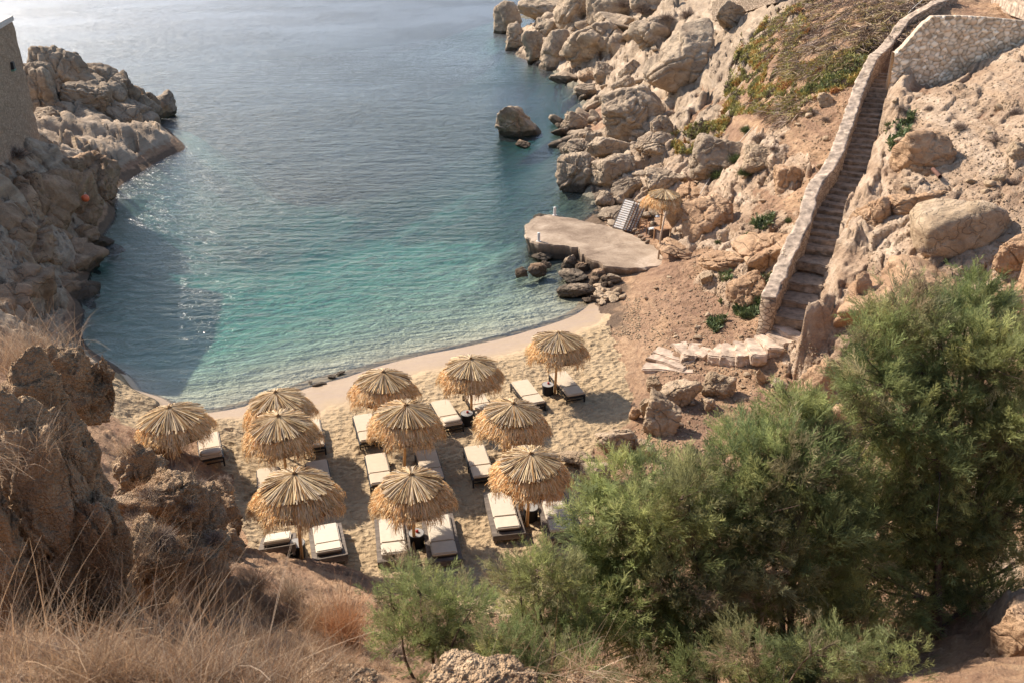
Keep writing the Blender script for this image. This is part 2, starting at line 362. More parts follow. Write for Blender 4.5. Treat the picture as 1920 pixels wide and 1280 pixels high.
# bedrock showing through the soil
ROCKS = [(1740,520,190,150,-20),(1860,420,140,110,0),(1600,560,90,90,-60),(1640,440,70,110,30),(1560,680,80,110,0),(1700,330,70,90,-50),(1850,230,120,120,-40),(1900,130,70,60,-30),(1590,760,60,70,0),(1690,220,50,60,-60),
         (1420,310,55,45,-35),(1340,400,80,45,-35),(1450,460,60,50,-30),(1390,480,50,60,-50),(1360,540,30,50,-50),(1480,330,50,30,-40),(1300,300,70,80,-30),(1260,330,60,60,-30),(1230,250,80,80,0),(1170,330,80,90,0),
         (1050,60,140,90,20),(1190,60,140,80,0),(1150,150,90,50,10),(1270,120,120,90,0),(1370,50,70,60,0),(1450,20,50,25,0),(1320,240,60,40,-40),(1880,640,90,80,0),(1540,600,40,60,-60),(1460,255,40,14,-30),
         (1900,1130,60,110,0),(1790,930,90,60,0),(1320,440,70,30,-20)]
rockm = blob_mask(ROCKS)
rockm = np.maximum(rockm, (GX < -12.5)*sstep(.2, 1.2, H0)*sstep(28, 33, GY))
rockm = np.maximum(rockm, sstep(85, 100, GY)*(GX > 5)*1.0*sstep(13, 9, H0))
# beach outline
SANDPOLY = [(1115,556),(1140,585),(1150,630),(1165,690),(1190,745),(1185,800),(1120,850),(1090,900),(1120,1000),(1060,1100),(960,1190),(760,1180),(600,1110),(480,1060),(425,1000),(435,940),(420,870),(250,830),(200,800),(200,700),(600,560),(1000,500)]
SP2 = np.array([P(a, b, .35)[:2] for a, b in SANDPOLY])
def in_poly(x, y, poly):
    c = np.zeros(len(x), bool); j = len(poly)-1
    for i in range(len(poly)):
        xi, yi = poly[i]; xj, yj = poly[j]
        k = ((yi > y) != (yj > y)) & (x < (xj-xi)*(y-yi)/(yj-yi+1e-12)+xi); c ^= k; j = i
    return c
wob = fbm(np.stack([GX*.9, GY*.9, GX*0+3], 1), 3)
sand = in_poly(GX+wob*.5, GY+wob*.5, SP2) & (H0 < 1.0)
P3 = np.stack([GX, GY, H0], 1)
H = H0.copy()
act = (rockm > .02) & (H0 > -1.5)
# granite pillows: domed cells with crevices at two sizes, strata tilted with the hill
def rock_relief(p, big=True):
    # strata climb to the right; blocks split along them
    R_ = np.array([[.74, -.55, .38], [.52, .83, .18], [-.42, .06, .90]]); q = p@R_
    wv = np.stack([fbm(p*.3, 3), fbm(p*.3+31, 3), fbm(p*.3+77, 3)], 1)
    h1, e1 = facets(q*np.array([.17, .36, .40])+wv*.45, 0, .75); h2, e2 = facets(q*np.array([.5, 1.05, 1.25])+wv*.8, 40, .8); h3, e3 = facets(q*np.array([1.5, 3.2, 3.4])+wv, 90, .8)
    jt = sstep(0, .12, e1)*.30+sstep(0, .14, e2)*.13+sstep(0, .2, e3)*.04
    strata = fbm(q*np.array([.35, 2.6, 2.9])+wv, 4, .55, ridged=True)*.12
    return .25+h1*1.15+h2*.42+h3*.13+jt+strata+fbm(p*1.7, 4)*.10
rel = np.zeros(len(GX)); rel[act] = rock_relief(P3[act])
amp = np.where(GX > 18, .55, .85)*np.where((PX > 1450) & (PX < 2100) & (PY < 800), .75, 1.0)
H += (rel-.35)*rockm*amp
# soil: gullies running down the slope and small clods
slopearea = (~sand) & (H0 > .3)
gul = fbm(np.stack([(GX*.8-GY*.5)*.55, (GX*.5+GY*.8)*1.6, H0*.3], 1), 5, .55, ridged=True)
H += slopearea*(1-rockm)*(gul*.20+fbm(P3*.45, 3)*.30+fbm(P3*3.1, 4, .6)*.075)*sstep(.3, 1.2, H0)
# sand: broad hummocks, footprints; smooth wet strip
dry = sstep(.13, .3, H0)*sand
hum = fbm(np.stack([GX*.6, GY*.6, GX*0], 1), 3)*.10
fp1, fp2, _ = worley(np.stack([GX*2.3+wob, GY*3.1+wob, GX*0+.5], 1)[sand]); fpv = np.zeros(len(GX)); fpv[sand] = sstep(.05, .5, fp1)
fq = np.zeros(len(GX)); fq[sand] = fbm(np.stack([GX*4.5, GY*6, GX*0], 1)[sand], 3)
H += dry*(hum+(fpv-.6)*.085*np.clip(.75+fbm(np.stack([GX*.3, GY*.3, GX*0+8], 1), 2)*1.6, .15, 1.5)+fq*.09)
H += (H0 < -.1)*fbm(np.stack([GX*.5, GY*.5, GX*0+5], 1), 3)*.25*sstep(-.1, -1.5, H0)
# stair cutting: ground kept below treads, wall side and bank side blended
SW = np.array([P(*a) for a in STAIR])
EXT0 = SW[0]-(SW[1]-SW[0])*.25
def seg_dist(x, y, line):
    best = np.full(len(x), 1e9); hh = np.zeros(len(x)); side = np.zeros(len(x)); tt = np.zeros(len(x)); acc = 0
    for a, b in zip(line[:-1], line[1:]):
        d = b[:2]-a[:2]; L = np.hypot(*d); t = np.clip(((x-a[0])*d[0]+(y-a[1])*d[1])/L**2, 0, 1)
        dx = x-(a[0]+d[0]*t); dy = y-(a[1]+d[1]*t); dd = np.hypot(dx, dy); s = (d[0]*dy-d[1]*dx)/L
        m = dd < best; best = np.where(m, dd, best); hh = np.where(m, a[2]+(b[2]-a[2])*t, hh); side = np.where(m, s, side); tt = np.where(m, acc+t*L, tt); acc += L
    return best, hh, side, tt
near = (GX > 8) & (GX < 30) & (GY > 25) & (GY < 60)
bd, bh, sd, _t = seg_dist(GX[near], GY[near], SW)
hn = H[near]
cor = (bd < .78); hn = np.where(cor, np.minimum(hn, bh-.35), hn)
lf = (sd > .7) & (bd < 3.0); hn = np.where(lf, np.minimum(hn, bh+.1+(bd-.7)*.25), hn)        # seaward side below the parapet
rt = (sd < -.6) & (bd < 2.2); bank = bh+.25+sstep(.62, 1.5, bd)*1.05+fbm(P3[near]*1.2, 4)*.3+(rel[near]-.5)*.6*(rockm[near] > .05)
hn = np.where(rt, hn+(bank-hn)*(1-sstep(1.1, 2.2, bd)), hn)
H[near] = hn
def clear_under(poly, hmax):
    """keep the relief under something built"""
    m = in_poly(GX, GY, poly); H[m] = np.minimum(H[m], hmax)
JET = [(1003,407),(987,420),(984,440),(998,452),(1020,458),(1052,460),(1084,464),(1092,476),(1112,487),(1132,498),(1160,502),(1205,503),(1240,497),(1243,478),(1228,462),(1206,452),(1186,440),(1160,430),(1140,424),(1095,414),(1058,407),(1030,403)]
JH = .85
JW = [P(a, b, JH) for a, b in JET]
clear_under([(p[0], p[1]) for p in JW], JH-.25)

GHr = H.reshape(NR, NA)
def G(x, y):
    x = np.atleast_1d(np.asarray(x, float)); y = np.atleast_1d(np.asarray(y, float))
    return bil(az, rr, GHr, np.arctan2(x, y), np.hypot(x, y))
def hit(px, py, smooth=False):
    """where the sight line through a photo point meets the relief (vectorised)"""
    px = np.atleast_1d(np.asarray(px, float)); py = np.atleast_1d(np.asarray(py, float))
    u = (px-960)/F_PX; v = (py-640)/F_PX; lo = np.full(len(px), 2.0); done = np.zeros(len(px), bool); z = lo.copy()
    hz = lambda zz: CAM_H-zz*(SP+v*CP)
    for i in range(500):
        nz = z*1.011
        hh = np.maximum(G(nz*u, nz*(CP-v*SP)), -.02)
        below = hz(nz) < hh
        done |= below & ~done
        z = np.where(done, z, nz)
        if done.all(): break
    a = z.copy(); b = z*1.011
    for _ in range(8):
        m = (a+b)/2; bl = hz(m) < np.maximum(G(m*u, m*(CP-v*SP)), -.02); b = np.where(bl, m, b); a = np.where(bl, a, m)
    x = a*u; y = a*(CP-v*SP)
    return x, y, np.maximum(G(x, y), 0.0), a
def hit1(px, py):
    x, y, h, z = hit([px], [py]); return float(x[0]), float(y[0]), float(h[0]), float(z[0])

# colour of soil/rock as mask channels: r rock, g sand wetness, b soil redness
Fq = np.arange(NR*NA).reshape(NR, NA)
quads = np.stack([Fq[:-1, :-1], Fq[:-1, 1:], Fq[1:, 1:], Fq[1:, :-1]], -1).reshape(-1, 4)
steep = np.clip((rel-.2)*1.2, 0, 1)
rmask = np.clip(rockm*1.25*(sstep(-.55, .25, rel-.15)), 0, 1)
tint = np.stack([rmask, (1-sstep(.10, .24, H0+wob*.05))*1.0, sstep(.2, .7, gul*.5+.5)], 1)
VV = np.stack([GX, GY, H], 1)
fc_sand = sand[quads].all(1); hq = H0[quads].max(1)
bed = (hq < -.05); 
def submesh(name, sel, mat, smooth=True):
    q = quads[sel]; idx, inv = np.unique(q, return_inverse=True)
    m = mesh_np(name, VV[idx], inv.reshape(-1, 4), tint=tint[idx], smooth=smooth)
    return tag(link(name, m, mat), kind='structure')

def ground_mat():
    m, n, b, out = new_mat('hillside_soil_and_rock'); k = NB(n); p = k.pos(); ps = k.pos(scale=(1, .35, 2.2), rot=(.5, .6, .3))
    t = k.node('ShaderNodeSeparateColor'); k.L(k.attr('tint'), t.inputs[0])
    n1 = k.noise(ps, .5, 8, .68, .5); n2 = k.noise(p, 2.6, 8, .7); n3 = k.noise(p, 17, 5, .75); n4 = k.noise(p, .12, 3)
    soil = k.ramp(n2, [(.3, (.29, .17, .095)), (.5, (.44, .275, .16)), (.72, (.56, .375, .225))])
    soil = k.mix(k.ramp(n1, [(.42, .7), (.6, 0.0)]), soil, (.25, .145, .095))
    peb = k.vor(p, 7, 'F1'); soil = k.mix(k.ramp(peb, [(.12, .4), (.2, 0.0)]), soil, (.54, .39, .26))
    rock = k.ramp(n1, [(.3, (.30, .19, .12)), (.47, (.50, .355, .235)), (.64, (.65, .50, .36))])
    rock = k.mix(k.ramp(n2, [(.33, .5), (.6, 0.0)]), rock, (.27, .18, .125))
    sep = k.node('ShaderNodeSeparateXYZ'); k.L(k.node('ShaderNodeNewGeometry').outputs['Position'], sep.inputs[0])
    # the seaward granite is greyer
    grey = k.ramp(n1, [(.3, (.22, .165, .115)), (.5, (.41, .31, .215)), (.66, (.55, .43, .31))])
    far = k.math('MULTIPLY_ADD', k.math('SUBTRACT', sep.outputs[1], 58.0), .12, .0)
    lft = k.math('MULTIPLY', k.math('SUBTRACT', 10.0, sep.outputs[0]), .2)
    fac = k.math('MAXIMUM', k.math('MINIMUM', k.math('MAXIMUM', far, lft), .85), 0.0)
    rock = k.mix(fac, rock, grey)
    f = k.math('ADD', t.outputs[0], k.math('MULTIPLY', k.math('SUBTRACT', n2, .5), 1.1))
    c = k.mix(k.ramp(f, [(.34, 0.0), (.52, 1.0)]), soil, rock)
    c = k.mix(.25, c, k.ramp(n3, [(.3, .15), (.7, .8)]), 'SOFT_LIGHT')
    hgt = k.math('ADD', sep.outputs[2], k.math('MULTIPLY', k.noise(p, 1.1, 4), -.6))
    c = k.mix(k.ramp(hgt, [(0.0, .75), (.12, 0.0)]), c, (.09, .065, .045))
    k.L(c, b.inputs['Base Color'])
    h = k.math('ADD', k.math('MULTIPLY', n1, 1.0), k.math('MULTIPLY', n2, .8)); h = k.math('ADD', h, k.math('MULTIPLY', n3, .3))
    h = k.math('ADD', h, k.math('MULTIPLY', k.vor(p, 5), -.15))
    k.L(k.bump(h, .24), b.inputs['Normal']); b.inputs['Roughness'].default_value = .92
    return m
def sand_mat():
    m, n, b, out = new_mat('sand'); k = NB(n); p = k.pos()
    t = k.node('ShaderNodeSeparateColor'); k.L(k.attr('tint'), t.inputs[0])
    n1 = k.noise(p, .35, 5); n2 = k.noise(p, 5, 6, .7); n3 = k.noise(p, 60, 3, .8); n5 = k.noise(k.pos(scale=(1, 1.5, 1)), 2.6, 4, .6, .6)
    c = k.ramp(n1, [(.35, (.375, .27, .155)), (.65, (.46, .34, .205))])
    c = k.mix(k.ramp(n2, [(.3, .4), (.6, 0.0)]), c, (.29, .21, .135)); c = k.mix(.35, c, k.ramp(n3, [(.3, .1), (.7, .85)]), 'SOFT_LIGHT')
    c = k.mix(k.math('MULTIPLY', t.outputs[1], k.ramp(k.noise(k.pos(scale=(.6, 1.6, 1), rot=(0, 0, -.55)), 1.4, 5, .7), [(.3, .35), (.7, .9)])), c, (.36, .26, .185))
    k.L(c, b.inputs['Base Color'])
    dryf = k.math('SUBTRACT', 1.0, k.ramp(t.outputs[1], [(.0, 0.0), (.5, 1.0)]))
    h = k.math('ADD', k.math('MULTIPLY', n5, .9), k.math('MULTIPLY', k.vor(k.pos(scale=(1, 1.4, 1)), 3.4), .6)); h = k.math('ADD', h, k.math('MULTIPLY', n2, .35)); h = k.math('MULTIPLY', h, k.math('ADD', dryf, .06))
    h = k.math('ADD', h, k.math('MULTIPLY', n3, .04))
    k.L(k.bump(h, .19), b.inputs['Normal']); k.L(k.ramp(t.outputs[1], [(.4, .95), (.95, .45)]), b.inputs['Roughness'])
    return m
def bed_mat():
    m, n, b, out = new_mat('sea_bed'); k = NB(n); p = k.pos()
    n1 = k.noise(p, .16, 5, .6, .3); n2 = k.noise(p, 2.2, 5, .7)
    sd_ = k.ramp(n2, [(.3, (.50, .42, .30)), (.7, (.66, .57, .43))])
    sep = k.node('ShaderNodeSeparateXYZ'); k.L(k.node('ShaderNodeNewGeometry').outputs['Position'], sep.inputs[0])
    # weed and stones on the bottom close to the eastern rocks
    e = k.math('ADD', k.math('MULTIPLY', k.math('SUBTRACT', sep.outputs[1], 44.0), .02), k.math('MULTIPLY', sep.outputs[0], .03))
    f = k.math('ADD', n1, k.math('MINIMUM', e, .25))
    c = k.mix(k.ramp(f, [(.52, 0.0), (.64, .8)]), sd_, (.09, .085, .06))
    k.L(c, b.inputs['Base Color']); k.L(k.bump(n2, .2), b.inputs['Normal']); return m
M['ground'] = ground_mat(); M['sand'] = sand_mat(); M['bed'] = bed_mat()
submesh('beach', fc_sand & ~bed, M['sand'])
submesh('seabed', bed, M['bed'])
submesh('hillside', ~fc_sand & ~bed, M['ground'])
# deep bottom and back land
bmx = bmesh.new(); box(bmx, (0, 900, -14.5), (4000, 2600, .5)); tag(link('deep_seabed', bm_mesh('deep_seabed', bmx), M['bed']), kind='structure')

# ------------------------------------------------------------------ sea
def water_mat():
    m, n, b, out = new_mat('sea_water'); k = NB(n); n.nodes.remove(b)
    p = k.pos(scale=(.55, 1.35, 1), rot=(0, 0, radians(-9))); q = k.pos(scale=(.8, 1.1, 1), rot=(0, 0, radians(24)))
    h = k.math('MULTIPLY', k.noise(p, 1.35, 4, .6, .5), 1.15)
    h = k.math('ADD', h, k.math('MULTIPLY', k.noise(q, 4.2, 3, .6, .4), .36))
    h = k.math('ADD', h, k.math('MULTIPLY', k.noise(p, .35, 2), 1.1))
    shal = k.node('ShaderNodeSeparateXYZ'); k.L(k.node('ShaderNodeNewGeometry').outputs['Position'], shal.inputs[0]); lar = k.math('MULTIPLY', k.ramp(k.noise(k.pos(), .045, 3), [(.35, .6), (.65, 1.1)]), k.ramp(k.math('MULTIPLY', k.math('SUBTRACT', k.math('ADD', k.math('MULTIPLY', shal.outputs[0], -.549), k.math('MULTIPLY', shal.outputs[1], .836)), 31.49), .04), [(.0, .12), (.12, .5), (.5, 1.0)]))
    h = k.math('MULTIPLY', h, lar)
    nrm = k.bump(h, .23)
    gl = k.node('ShaderNodeBsdfGlossy'); sp_ = k.node('ShaderNodeSeparateXYZ'); k.L(k.node('ShaderNodeNewGeometry').outputs['Position'], sp_.inputs[0]); k.L(k.ramp(k.math('MULTIPLY', sp_.outputs[1], .005), [(.2, .19), (.85, .36)]), gl.inputs['Roughness']); k.L(nrm, gl.inputs['Normal'])
    tr = k.node('ShaderNodeBsdfTransparent'); tr.inputs[0].default_value = (.93, .97, .96, 1)
    df = k.node('ShaderNodeBsdfDiffuse'); df.inputs[0].default_value = (.022, .06, .092, 1)
    mx = k.node('ShaderNodeMixShader'); dsh = k.math('ADD', k.math('MULTIPLY', shal.outputs[0], -.549), k.math('MULTIPLY', shal.outputs[1], .836)); dsh = k.math('SUBTRACT', dsh, 31.49); k.L(k.ramp(k.math('MULTIPLY', dsh, .05), [(0.0, 0.0), (.55, .085)]), mx.inputs[0]); k.L(tr.outputs[0], mx.inputs[1]); k.L(df.outputs[0], mx.inputs[2])
    fr = k.node('ShaderNodeFresnel'); fr.inputs['IOR'].default_value = 1.33; k.L(nrm, fr.inputs['Normal'])
    m2 = k.node('ShaderNodeMixShader'); k.L(fr.outputs[0], m2.inputs[0]); k.L(mx.outputs[0], m2.inputs[1]); k.L(gl.outputs[0], m2.inputs[2])
    k.L(m2.outputs[0], out.inputs['Surface'])
    va = k.node('ShaderNodeVolumeAbsorption'); va.inputs['Color'].default_value = (.29, .79, .80, 1); va.inputs['Density'].default_value = .31
    k.L(va.outputs[0], out.inputs['Volume'])
    return m
M['water'] = water_mat()
bmx = bmesh.new(); box(bmx, (0, 880, -7.0), (3800, 2500, 14.0)); tag(link('sea', bm_mesh('sea', bmx), M['water']), kind='structure')
# ------------------------------------------------------------------ rocks
_ico = {}
def ico(n):
    if n not in _ico:
        bm = bmesh.new(); bmesh.ops.create_icosphere(bm, subdivisions=n, radius=1.0)
        V = np.array([v.co[:] for v in bm.verts]); Fc = np.array([[v.index for v in f.verts] for f in bm.faces]); bm.free()
        _ico[n] = (V/np.linalg.norm(V, axis=1)[:, None], Fc)
    return _ico[n]
def rock_shape(seed, size, sub=5, planes=11, p=17, rough=1.0, cracks=2, rotz=None, tilt=.35, crag=0.0, lump=1.0):
    """rounded, faceted boulder: smooth intersection of half spaces, weathered by noise and split by a few joints"""
    r = np.random.default_rng(seed); D, Fc = ico(sub); D = D.copy()
    N = r.normal(size=(planes, 3)); N /= np.linalg.norm(N, axis=1)[:, None]
    N = np.concatenate([N, np.array([[0, 0, 1.], [0, 0, -1], [1, 0, 0], [-1, 0, 0], [0, 1, 0], [0, -1, 0]])+r.normal(size=(6, 3))*.25])
    d = np.concatenate([r.uniform(.66, 1.05, planes), r.uniform(.84, 1.0, 6)])
    q = np.maximum(D@N.T, 0)/d; rad = (q**p).sum(1)**(-1/p)
    V = D*rad[:, None]
    V /= np.maximum(np.abs(V).max(0), .01)                  # fill the unit box
    s = np.array(size)/2.; V = V*s
    mean = float(np.mean(size)); off = r.uniform(0, 90, 3)
    dirn = V/np.linalg.norm(V, axis=1)[:, None]
    V = V+dirn*(fbm(V/mean*2.0+off, 3)*.075*mean*lump+fbm(V/mean*7+off, 4, .6)*.035*mean*rough+fbm(V*5+off, 2, .6)*.018*rough)[:, None]
    for c in range(cracks):
        n = r.normal(size=3); n /= np.linalg.norm(n); o = r.uniform(-.28, .28)*mean
        dd = V@n-o+fbm(V/mean*1.4+off+c*9, 3, .6)*.10*mean; sh_ = r.uniform(-.05, .05)*mean
        V = V+dirn*(sstep(-.004*mean, .004*mean, dd)*sh_)[:, None]-dirn*(np.exp(-(dd/(.014*mean))**2)*.045*mean)[:, None]
    if crag:
        q = V*np.array([1, 1, .62])+off; V = V+dirn*((fbm(q*1.5, 5, .6, ridged=True)-.3)*.16*crag+(np.clip(worley(V*5.5+off)[0], 0, .7)-.35)*-.05*crag+fbm(V*9+off, 3, .6)*.035*crag)[:, None]
    fh, fe = facets(V/mean*np.array([2.6, 2.6, 3.4])+off, seed % 97, .8)
    V = V+dirn*((fh*.045+sstep(0, .16, fe)*.022)*mean*rough)[:, None]
    a = r.uniform(-tilt, tilt, 2); ca, sa = cos(a[0]), sin(a[0]); cb, sb = cos(a[1]), sin(a[1])
    rz = r.uniform(-.5, .5) if rotz is None else rotz; cz, sz = cos(rz), sin(rz)
    R = np.array([[cz, -sz, 0], [sz, cz, 0], [0, 0, 1]])@np.array([[1, 0, 0], [0, ca, -sa], [0, sa, ca]])@np.array([[cb, 0, sb], [0, 1, 0], [-sb, 0, cb]])
    V = V@R.T; ext = V.max(0)-V.min(0); V = V*(np.array([size[0], size[1], size[2]])/ext); return V-(V.max(0)+V.min(0))/2, Fc
def bbox_world(x0, x1, y0, y1, dep=.85, base=None, z=None):
    """real place and size of a rock that fills this part of the photo and stands on the relief"""
    cx = (x0+x1)/2
    if z is None:
        X, Y, Hh, z = hit1(cx, y1-(y1-y0)*.12)
    else:
        X, Y, Hh = at_depth(cx, y1, z)
    W = (x1-x0)*z/F_PX; D = W*dep; phi = PITCH+math.atan(((y0+y1)/2-640)/F_PX)
    Hs = ((y1-y0)*z/F_PX - D*sin(phi)*.8)/cos(phi); Hs = max(Hs, W*.28)
    return X, Y+D*.38, Hh, W, D, Hs
_rs = [100]
def boulder(x0, x1, y0, y1, label, mat='granite', name='boulder', group=None, sub=6, dep=.85, z=None, seed=None, kind=None, **kw):
    _rs[0] += 1; seed = seed or _rs[0]
    X, Y, Hh, W, D, Hs = bbox_world(x0, x1, y0, y1, dep, z=z)
    snk = kw.pop('sink', .12); V, Fc = rock_shape(seed, (W*(1.04+(snk-.12)*.8), D*(1+(snk-.12)), Hs*1.25), sub=sub, **kw)
    m = mesh_np(name, V, Fc, smooth=True)
    zc = Hh+Hs*.5-Hs*snk
    return tag(link(name, m, M[mat], loc=(X, Y, zc)), label, 'rock', group, kind)

BIG = [ # x0,x1,y0,y1,label,mat,kwargs
 (929,1018,198,268,'big lone granite boulder standing in the sea off the right shore','granite',dict(sub=6,seed=31,cracks=1)),
 (966,995,264,281,'low dark wet rock at the foot of the lone sea boulder','brown',{}),
 (1210,1345,52,180,'tall leaning granite boulder with rusty streaks, topmost of the big shore boulders','granite',dict(sub=6,seed=45,tilt=.5)),
 (1127,1253,168,272,'broad round granite boulder with a dark crack, above the lone sea boulder','granite',dict(sub=6,seed=52)),
 (1102,1182,253,302,'wedge shaped granite boulder under the broad round one','granite',{}),
 (1042,1120,288,370,'big split granite boulder at the waterline, left of its pair','granite',dict(sub=6,seed=61,cracks=3)),
 (1108,1196,290,358,'smooth overhanging granite boulder right of the split waterline boulder','granite',dict(sub=6,seed=66,cracks=1)),
 (1050,1102,210,256,'slanting pale slab boulder pointing down to the sea','granite',dict(seed=71,tilt=.6)),
 (1093,1130,248,292,'narrow upright slab between the wedge and small shore rocks','granite',{}),
 (1055,1112,262,304,'low grey boulder left of the narrow upright slab','greyrock',{}),
 (1070,1112,246,273,'flat tan boulder behind the low grey one','granite',{}),
 (1113,1151,120,160,'rounded egg shaped boulder on the far right shore','granite',{}),
 (1160,1200,114,148,'pale rounded boulder left of the tall leaning one','granite',{}),
 (1146,1193,146,188,'cracked tan boulder above the broad round one','granite',{}),
 (1077,1118,160,190,'wet brown boulder at the edge of the small cove','greyrock',{}),
 (1093,1128,187,210,'round grey boulder by the water above the slanting slab','greyrock',{}),
 (1113,1151,177,197,'flat grey boulder leaning on the cracked tan one','greyrock',{}),
 (1030,1084,136,160,'flat slab awash at the foot of the far headland','granite',{}),
 (1084,1118,134,153,'dark angular boulder right of the flat awash slab','brown',{}),
 (1220,1262,220,271,'narrow grey slab right of the broad round boulder','granite',dict(tilt=.6)),
 (1194,1280,249,304,'folded ledge of granite below the narrow grey slab','granite',dict(cracks=4)),
 (1211,1292,316,366,'low bulging boulder just above the thatched parasol on the jetty','granite',dict(cracks=3)),
 (1147,1210,334,378,'crumpled dark boulder left of the jetty parasol','greyrock',dict(cracks=3)),
 (1117,1156,359,393,'small cracked boulder at the water beside the jetty end','greyrock',{}),
 (1122,1186,382,418,'layered grey rock behind the leaning loungers','greyrock',dict(cracks=4,tilt=.6)),
 (1240,1287,375,428,'five sided grey boulder under the right side of the jetty parasol','greyrock',dict(p=18,cracks=0)),
 (1288,1372,356,442,'huge smooth pale boulder in the slope right of the jetty','ochre',dict(sink=.38,sub=6,cracks=1,p=9)),
 (1307,1400,238,334,'grey slanting slab below the orange creeping plants','greyrock',dict(sink=.38,sub=6,tilt=.6,cracks=3)),
 (1400,1458,262,322,'pale slanting slab in the bare soil left of the stair wall','pale',dict(sink=.38,tilt=.6)),
 (1395,1497,430,500,'wide brown boulder tucked under the stair wall','ochre',dict(sink=.38,sub=6,cracks=3)),
 (1312,1342,508,534,'small oval boulder lying on bare soil above the beach','pale',{}),
 (1000,1030,402,416,'low lump of rock on the seaward edge of the concrete jetty','greyrock',{}),
 # rocks beside the jetty
 (996,1038,472,493,'dark rounded rock touching the underside of the jetty','greyrock',{}),
 (1053,1087,476,510,'upright block with a rusty patch beside the jetty','greyrock',{}),
 (990,1025,494,524,'wet brown rock half in the water, left of the jetty pile','brown',{}),
 (1012,1034,490,507,'small brown rock behind the wet brown rock','brown',{}),
 (966,990,503,525,'outermost low rock of the jetty pile, awash','brown',{}),
 (1048,1103,504,536,'striped grey oval boulder in the jetty pile','greyrock',dict(cracks=3)),
 (1045,1118,531,563,'long pointed flat boulder lying on the wet sand edge','greyrock',dict(dep=.55,cracks=1,p=8,tilt=.15)),
 (1079,1108,492,515,'brown boulder right of the upright block','brown',{}),
 (1110,1143,505,529,'slanting dark boulder below the jetty corner','brown',dict(tilt=.6)),
 (1136,1165,512,535,'pale grey boulder at the top of the rubble heap','greyrock',{}),
 (1106,1128,552,569,'small dark boulder at the right tip of the long flat one','brown',{}),
 (1092,1111,558,571,'smallest brown stone below the long flat boulder','brown',{}),
 (1105,1124,520,540,'angular stone between the striped boulder and rubble heap','brown',{}),
 # rocks on the right edge of the beach
 (1207,1279,738,829,'big upright pale boulder at the right edge of the sand','pale',dict(sub=6,seed=81,cracks=2)),
 (1236,1318,706,775,'broad pale boulder behind the upright one','pale',dict(sub=6,cracks=1)),
 (1213,1241,706,740,'pointed pale stone below the fan of steps','pale',{}),
 (1198,1225,746,796,'narrow pale boulder leaning on the left of the upright one','pale',{}),
 (1180,1204,762,792,'small ochre boulder at the sand edge, leftmost of its cluster','ochre',{}),
 (1316,1381,694,754,'jagged whitish boulder alone in the brown soil','pale',dict(p=16,seed=92,rough=1.5)),
 (1315,1346,744,775,'small whitish stone under the jagged one','pale',{}),
 (1118,1202,792,862,'low cracked boulder where the sand meets the bushes','pale',dict(cracks=4)),
 (1192,1232,822,866,'narrow brownish boulder right of the low cracked one','pale',{}),
 (1415,1436,688,730,'thin upright pale stone in brown soil','pale',{}),
 (1447,1485,706,734,'low grey stone beside the thin upright stone','greyrock',{}),
 (1048,1128,846,884,'long flat pale slab at the right of the front sand','pale',dict(dep=.5)),
 (1088,1148,864,922,'whitish block right of the nearest right parasol','pale',dict(p=15)),
 (1238,1284,858,902,'white stone half hidden by the feathery tree','pale',{}),
 # hillside
 (1533,1566,176,206,'bright white quarried block lying on the slope left of the stairs','pale',dict(p=20)),
 (1735,1900,340,480,'huge smooth sunlit boulder on the right slope','pale',dict(sink=.38,sub=6,cracks=1,p=6,dep=.8,rough=.35)),
 (1868,1935,440,520,'dark edged boulder at the right frame edge below the huge one','ochre',dict(sub=6)),
 (1893,1935,268,300,'small white stone at the right frame edge','pale',{}),
 (1600,1640,520,610,'tall jointed block right of the lower stairs','ochre',dict(p=16,cracks=3)),
 (1342,1402,8,62,'grey bluff of rock under the short dry stone wall','greyrock',dict(sub=6)),
]
for (x0, x1, y0, y1, lab, mt, kw) in BIG: boulder(x0, x1, y0, y1, lab, mt, **kw)
# heap of loose rubble next to the jetty boulders, and scattered stones: shared labels, one group each
rub = [mesh_np('stone', *rock_shape(900+i, (1, .85, .7), sub=3, planes=9, p=14, cracks=0), smooth=True) for i in range(5)]
rnd = random.Random(5)
def stones(n, gen, label, group, mat, smin, smax, name='stone'):
    ms = []
    for i in range(len(rub)):
        c = rub[i].copy(); c.materials.clear(); c.materials.append(M[mat]); ms.append(c)
    for i in range(n):
        px, py = gen(); x, y, h, z = hit1(px, py); s = rnd.uniform(smin, smax)
        o = link(name, rnd.choice(ms), loc=(x, y, h+s*.18)); o.scale = (s, s*rnd.uniform(.7, 1.1), s*rnd.uniform(.6, 1))
        o.rotation_euler = (rnd.uniform(-.5, .5), rnd.uniform(-.5, .5), rnd.uniform(0, 6)); tag(o, label, 'stone', group)
def tri(a, b, c):
    def g():
        u, v = rnd.random(), rnd.random()
        if u+v > 1: u, v = 1-u, 1-v
        return a[0]+(b[0]-a[0])*u+(c[0]-a[0])*v, a[1]+(b[1]-a[1])*u+(c[1]-a[1])*v
    return g
stones(46, tri((1116,538),(1180,556),(1124,574)), 'loose pale stone in the rubble heap beside the jetty boulders', 'rubble heap beside the jetty', 'pale', .25, .6)
stones(16, tri((1120,508),(1178,535),(1128,540)), 'brownish stone behind the rubble heap at the jetty corner', 'stones at the jetty corner', 'brown', .3, .6)
stones(30, lambda: (rnd.uniform(1040,1120), rnd.uniform(225,300)), 'small shore stone among the boulders behind the lone sea boulder', 'small shore stones', 'greyrock', .6, 1.6)
stones(26, lambda: (rnd.uniform(1090,1240), rnd.uniform(150,300)), 'small tan stone wedged between the big shore boulders', 'stones between the shore boulders', 'granite', .7, 1.9)
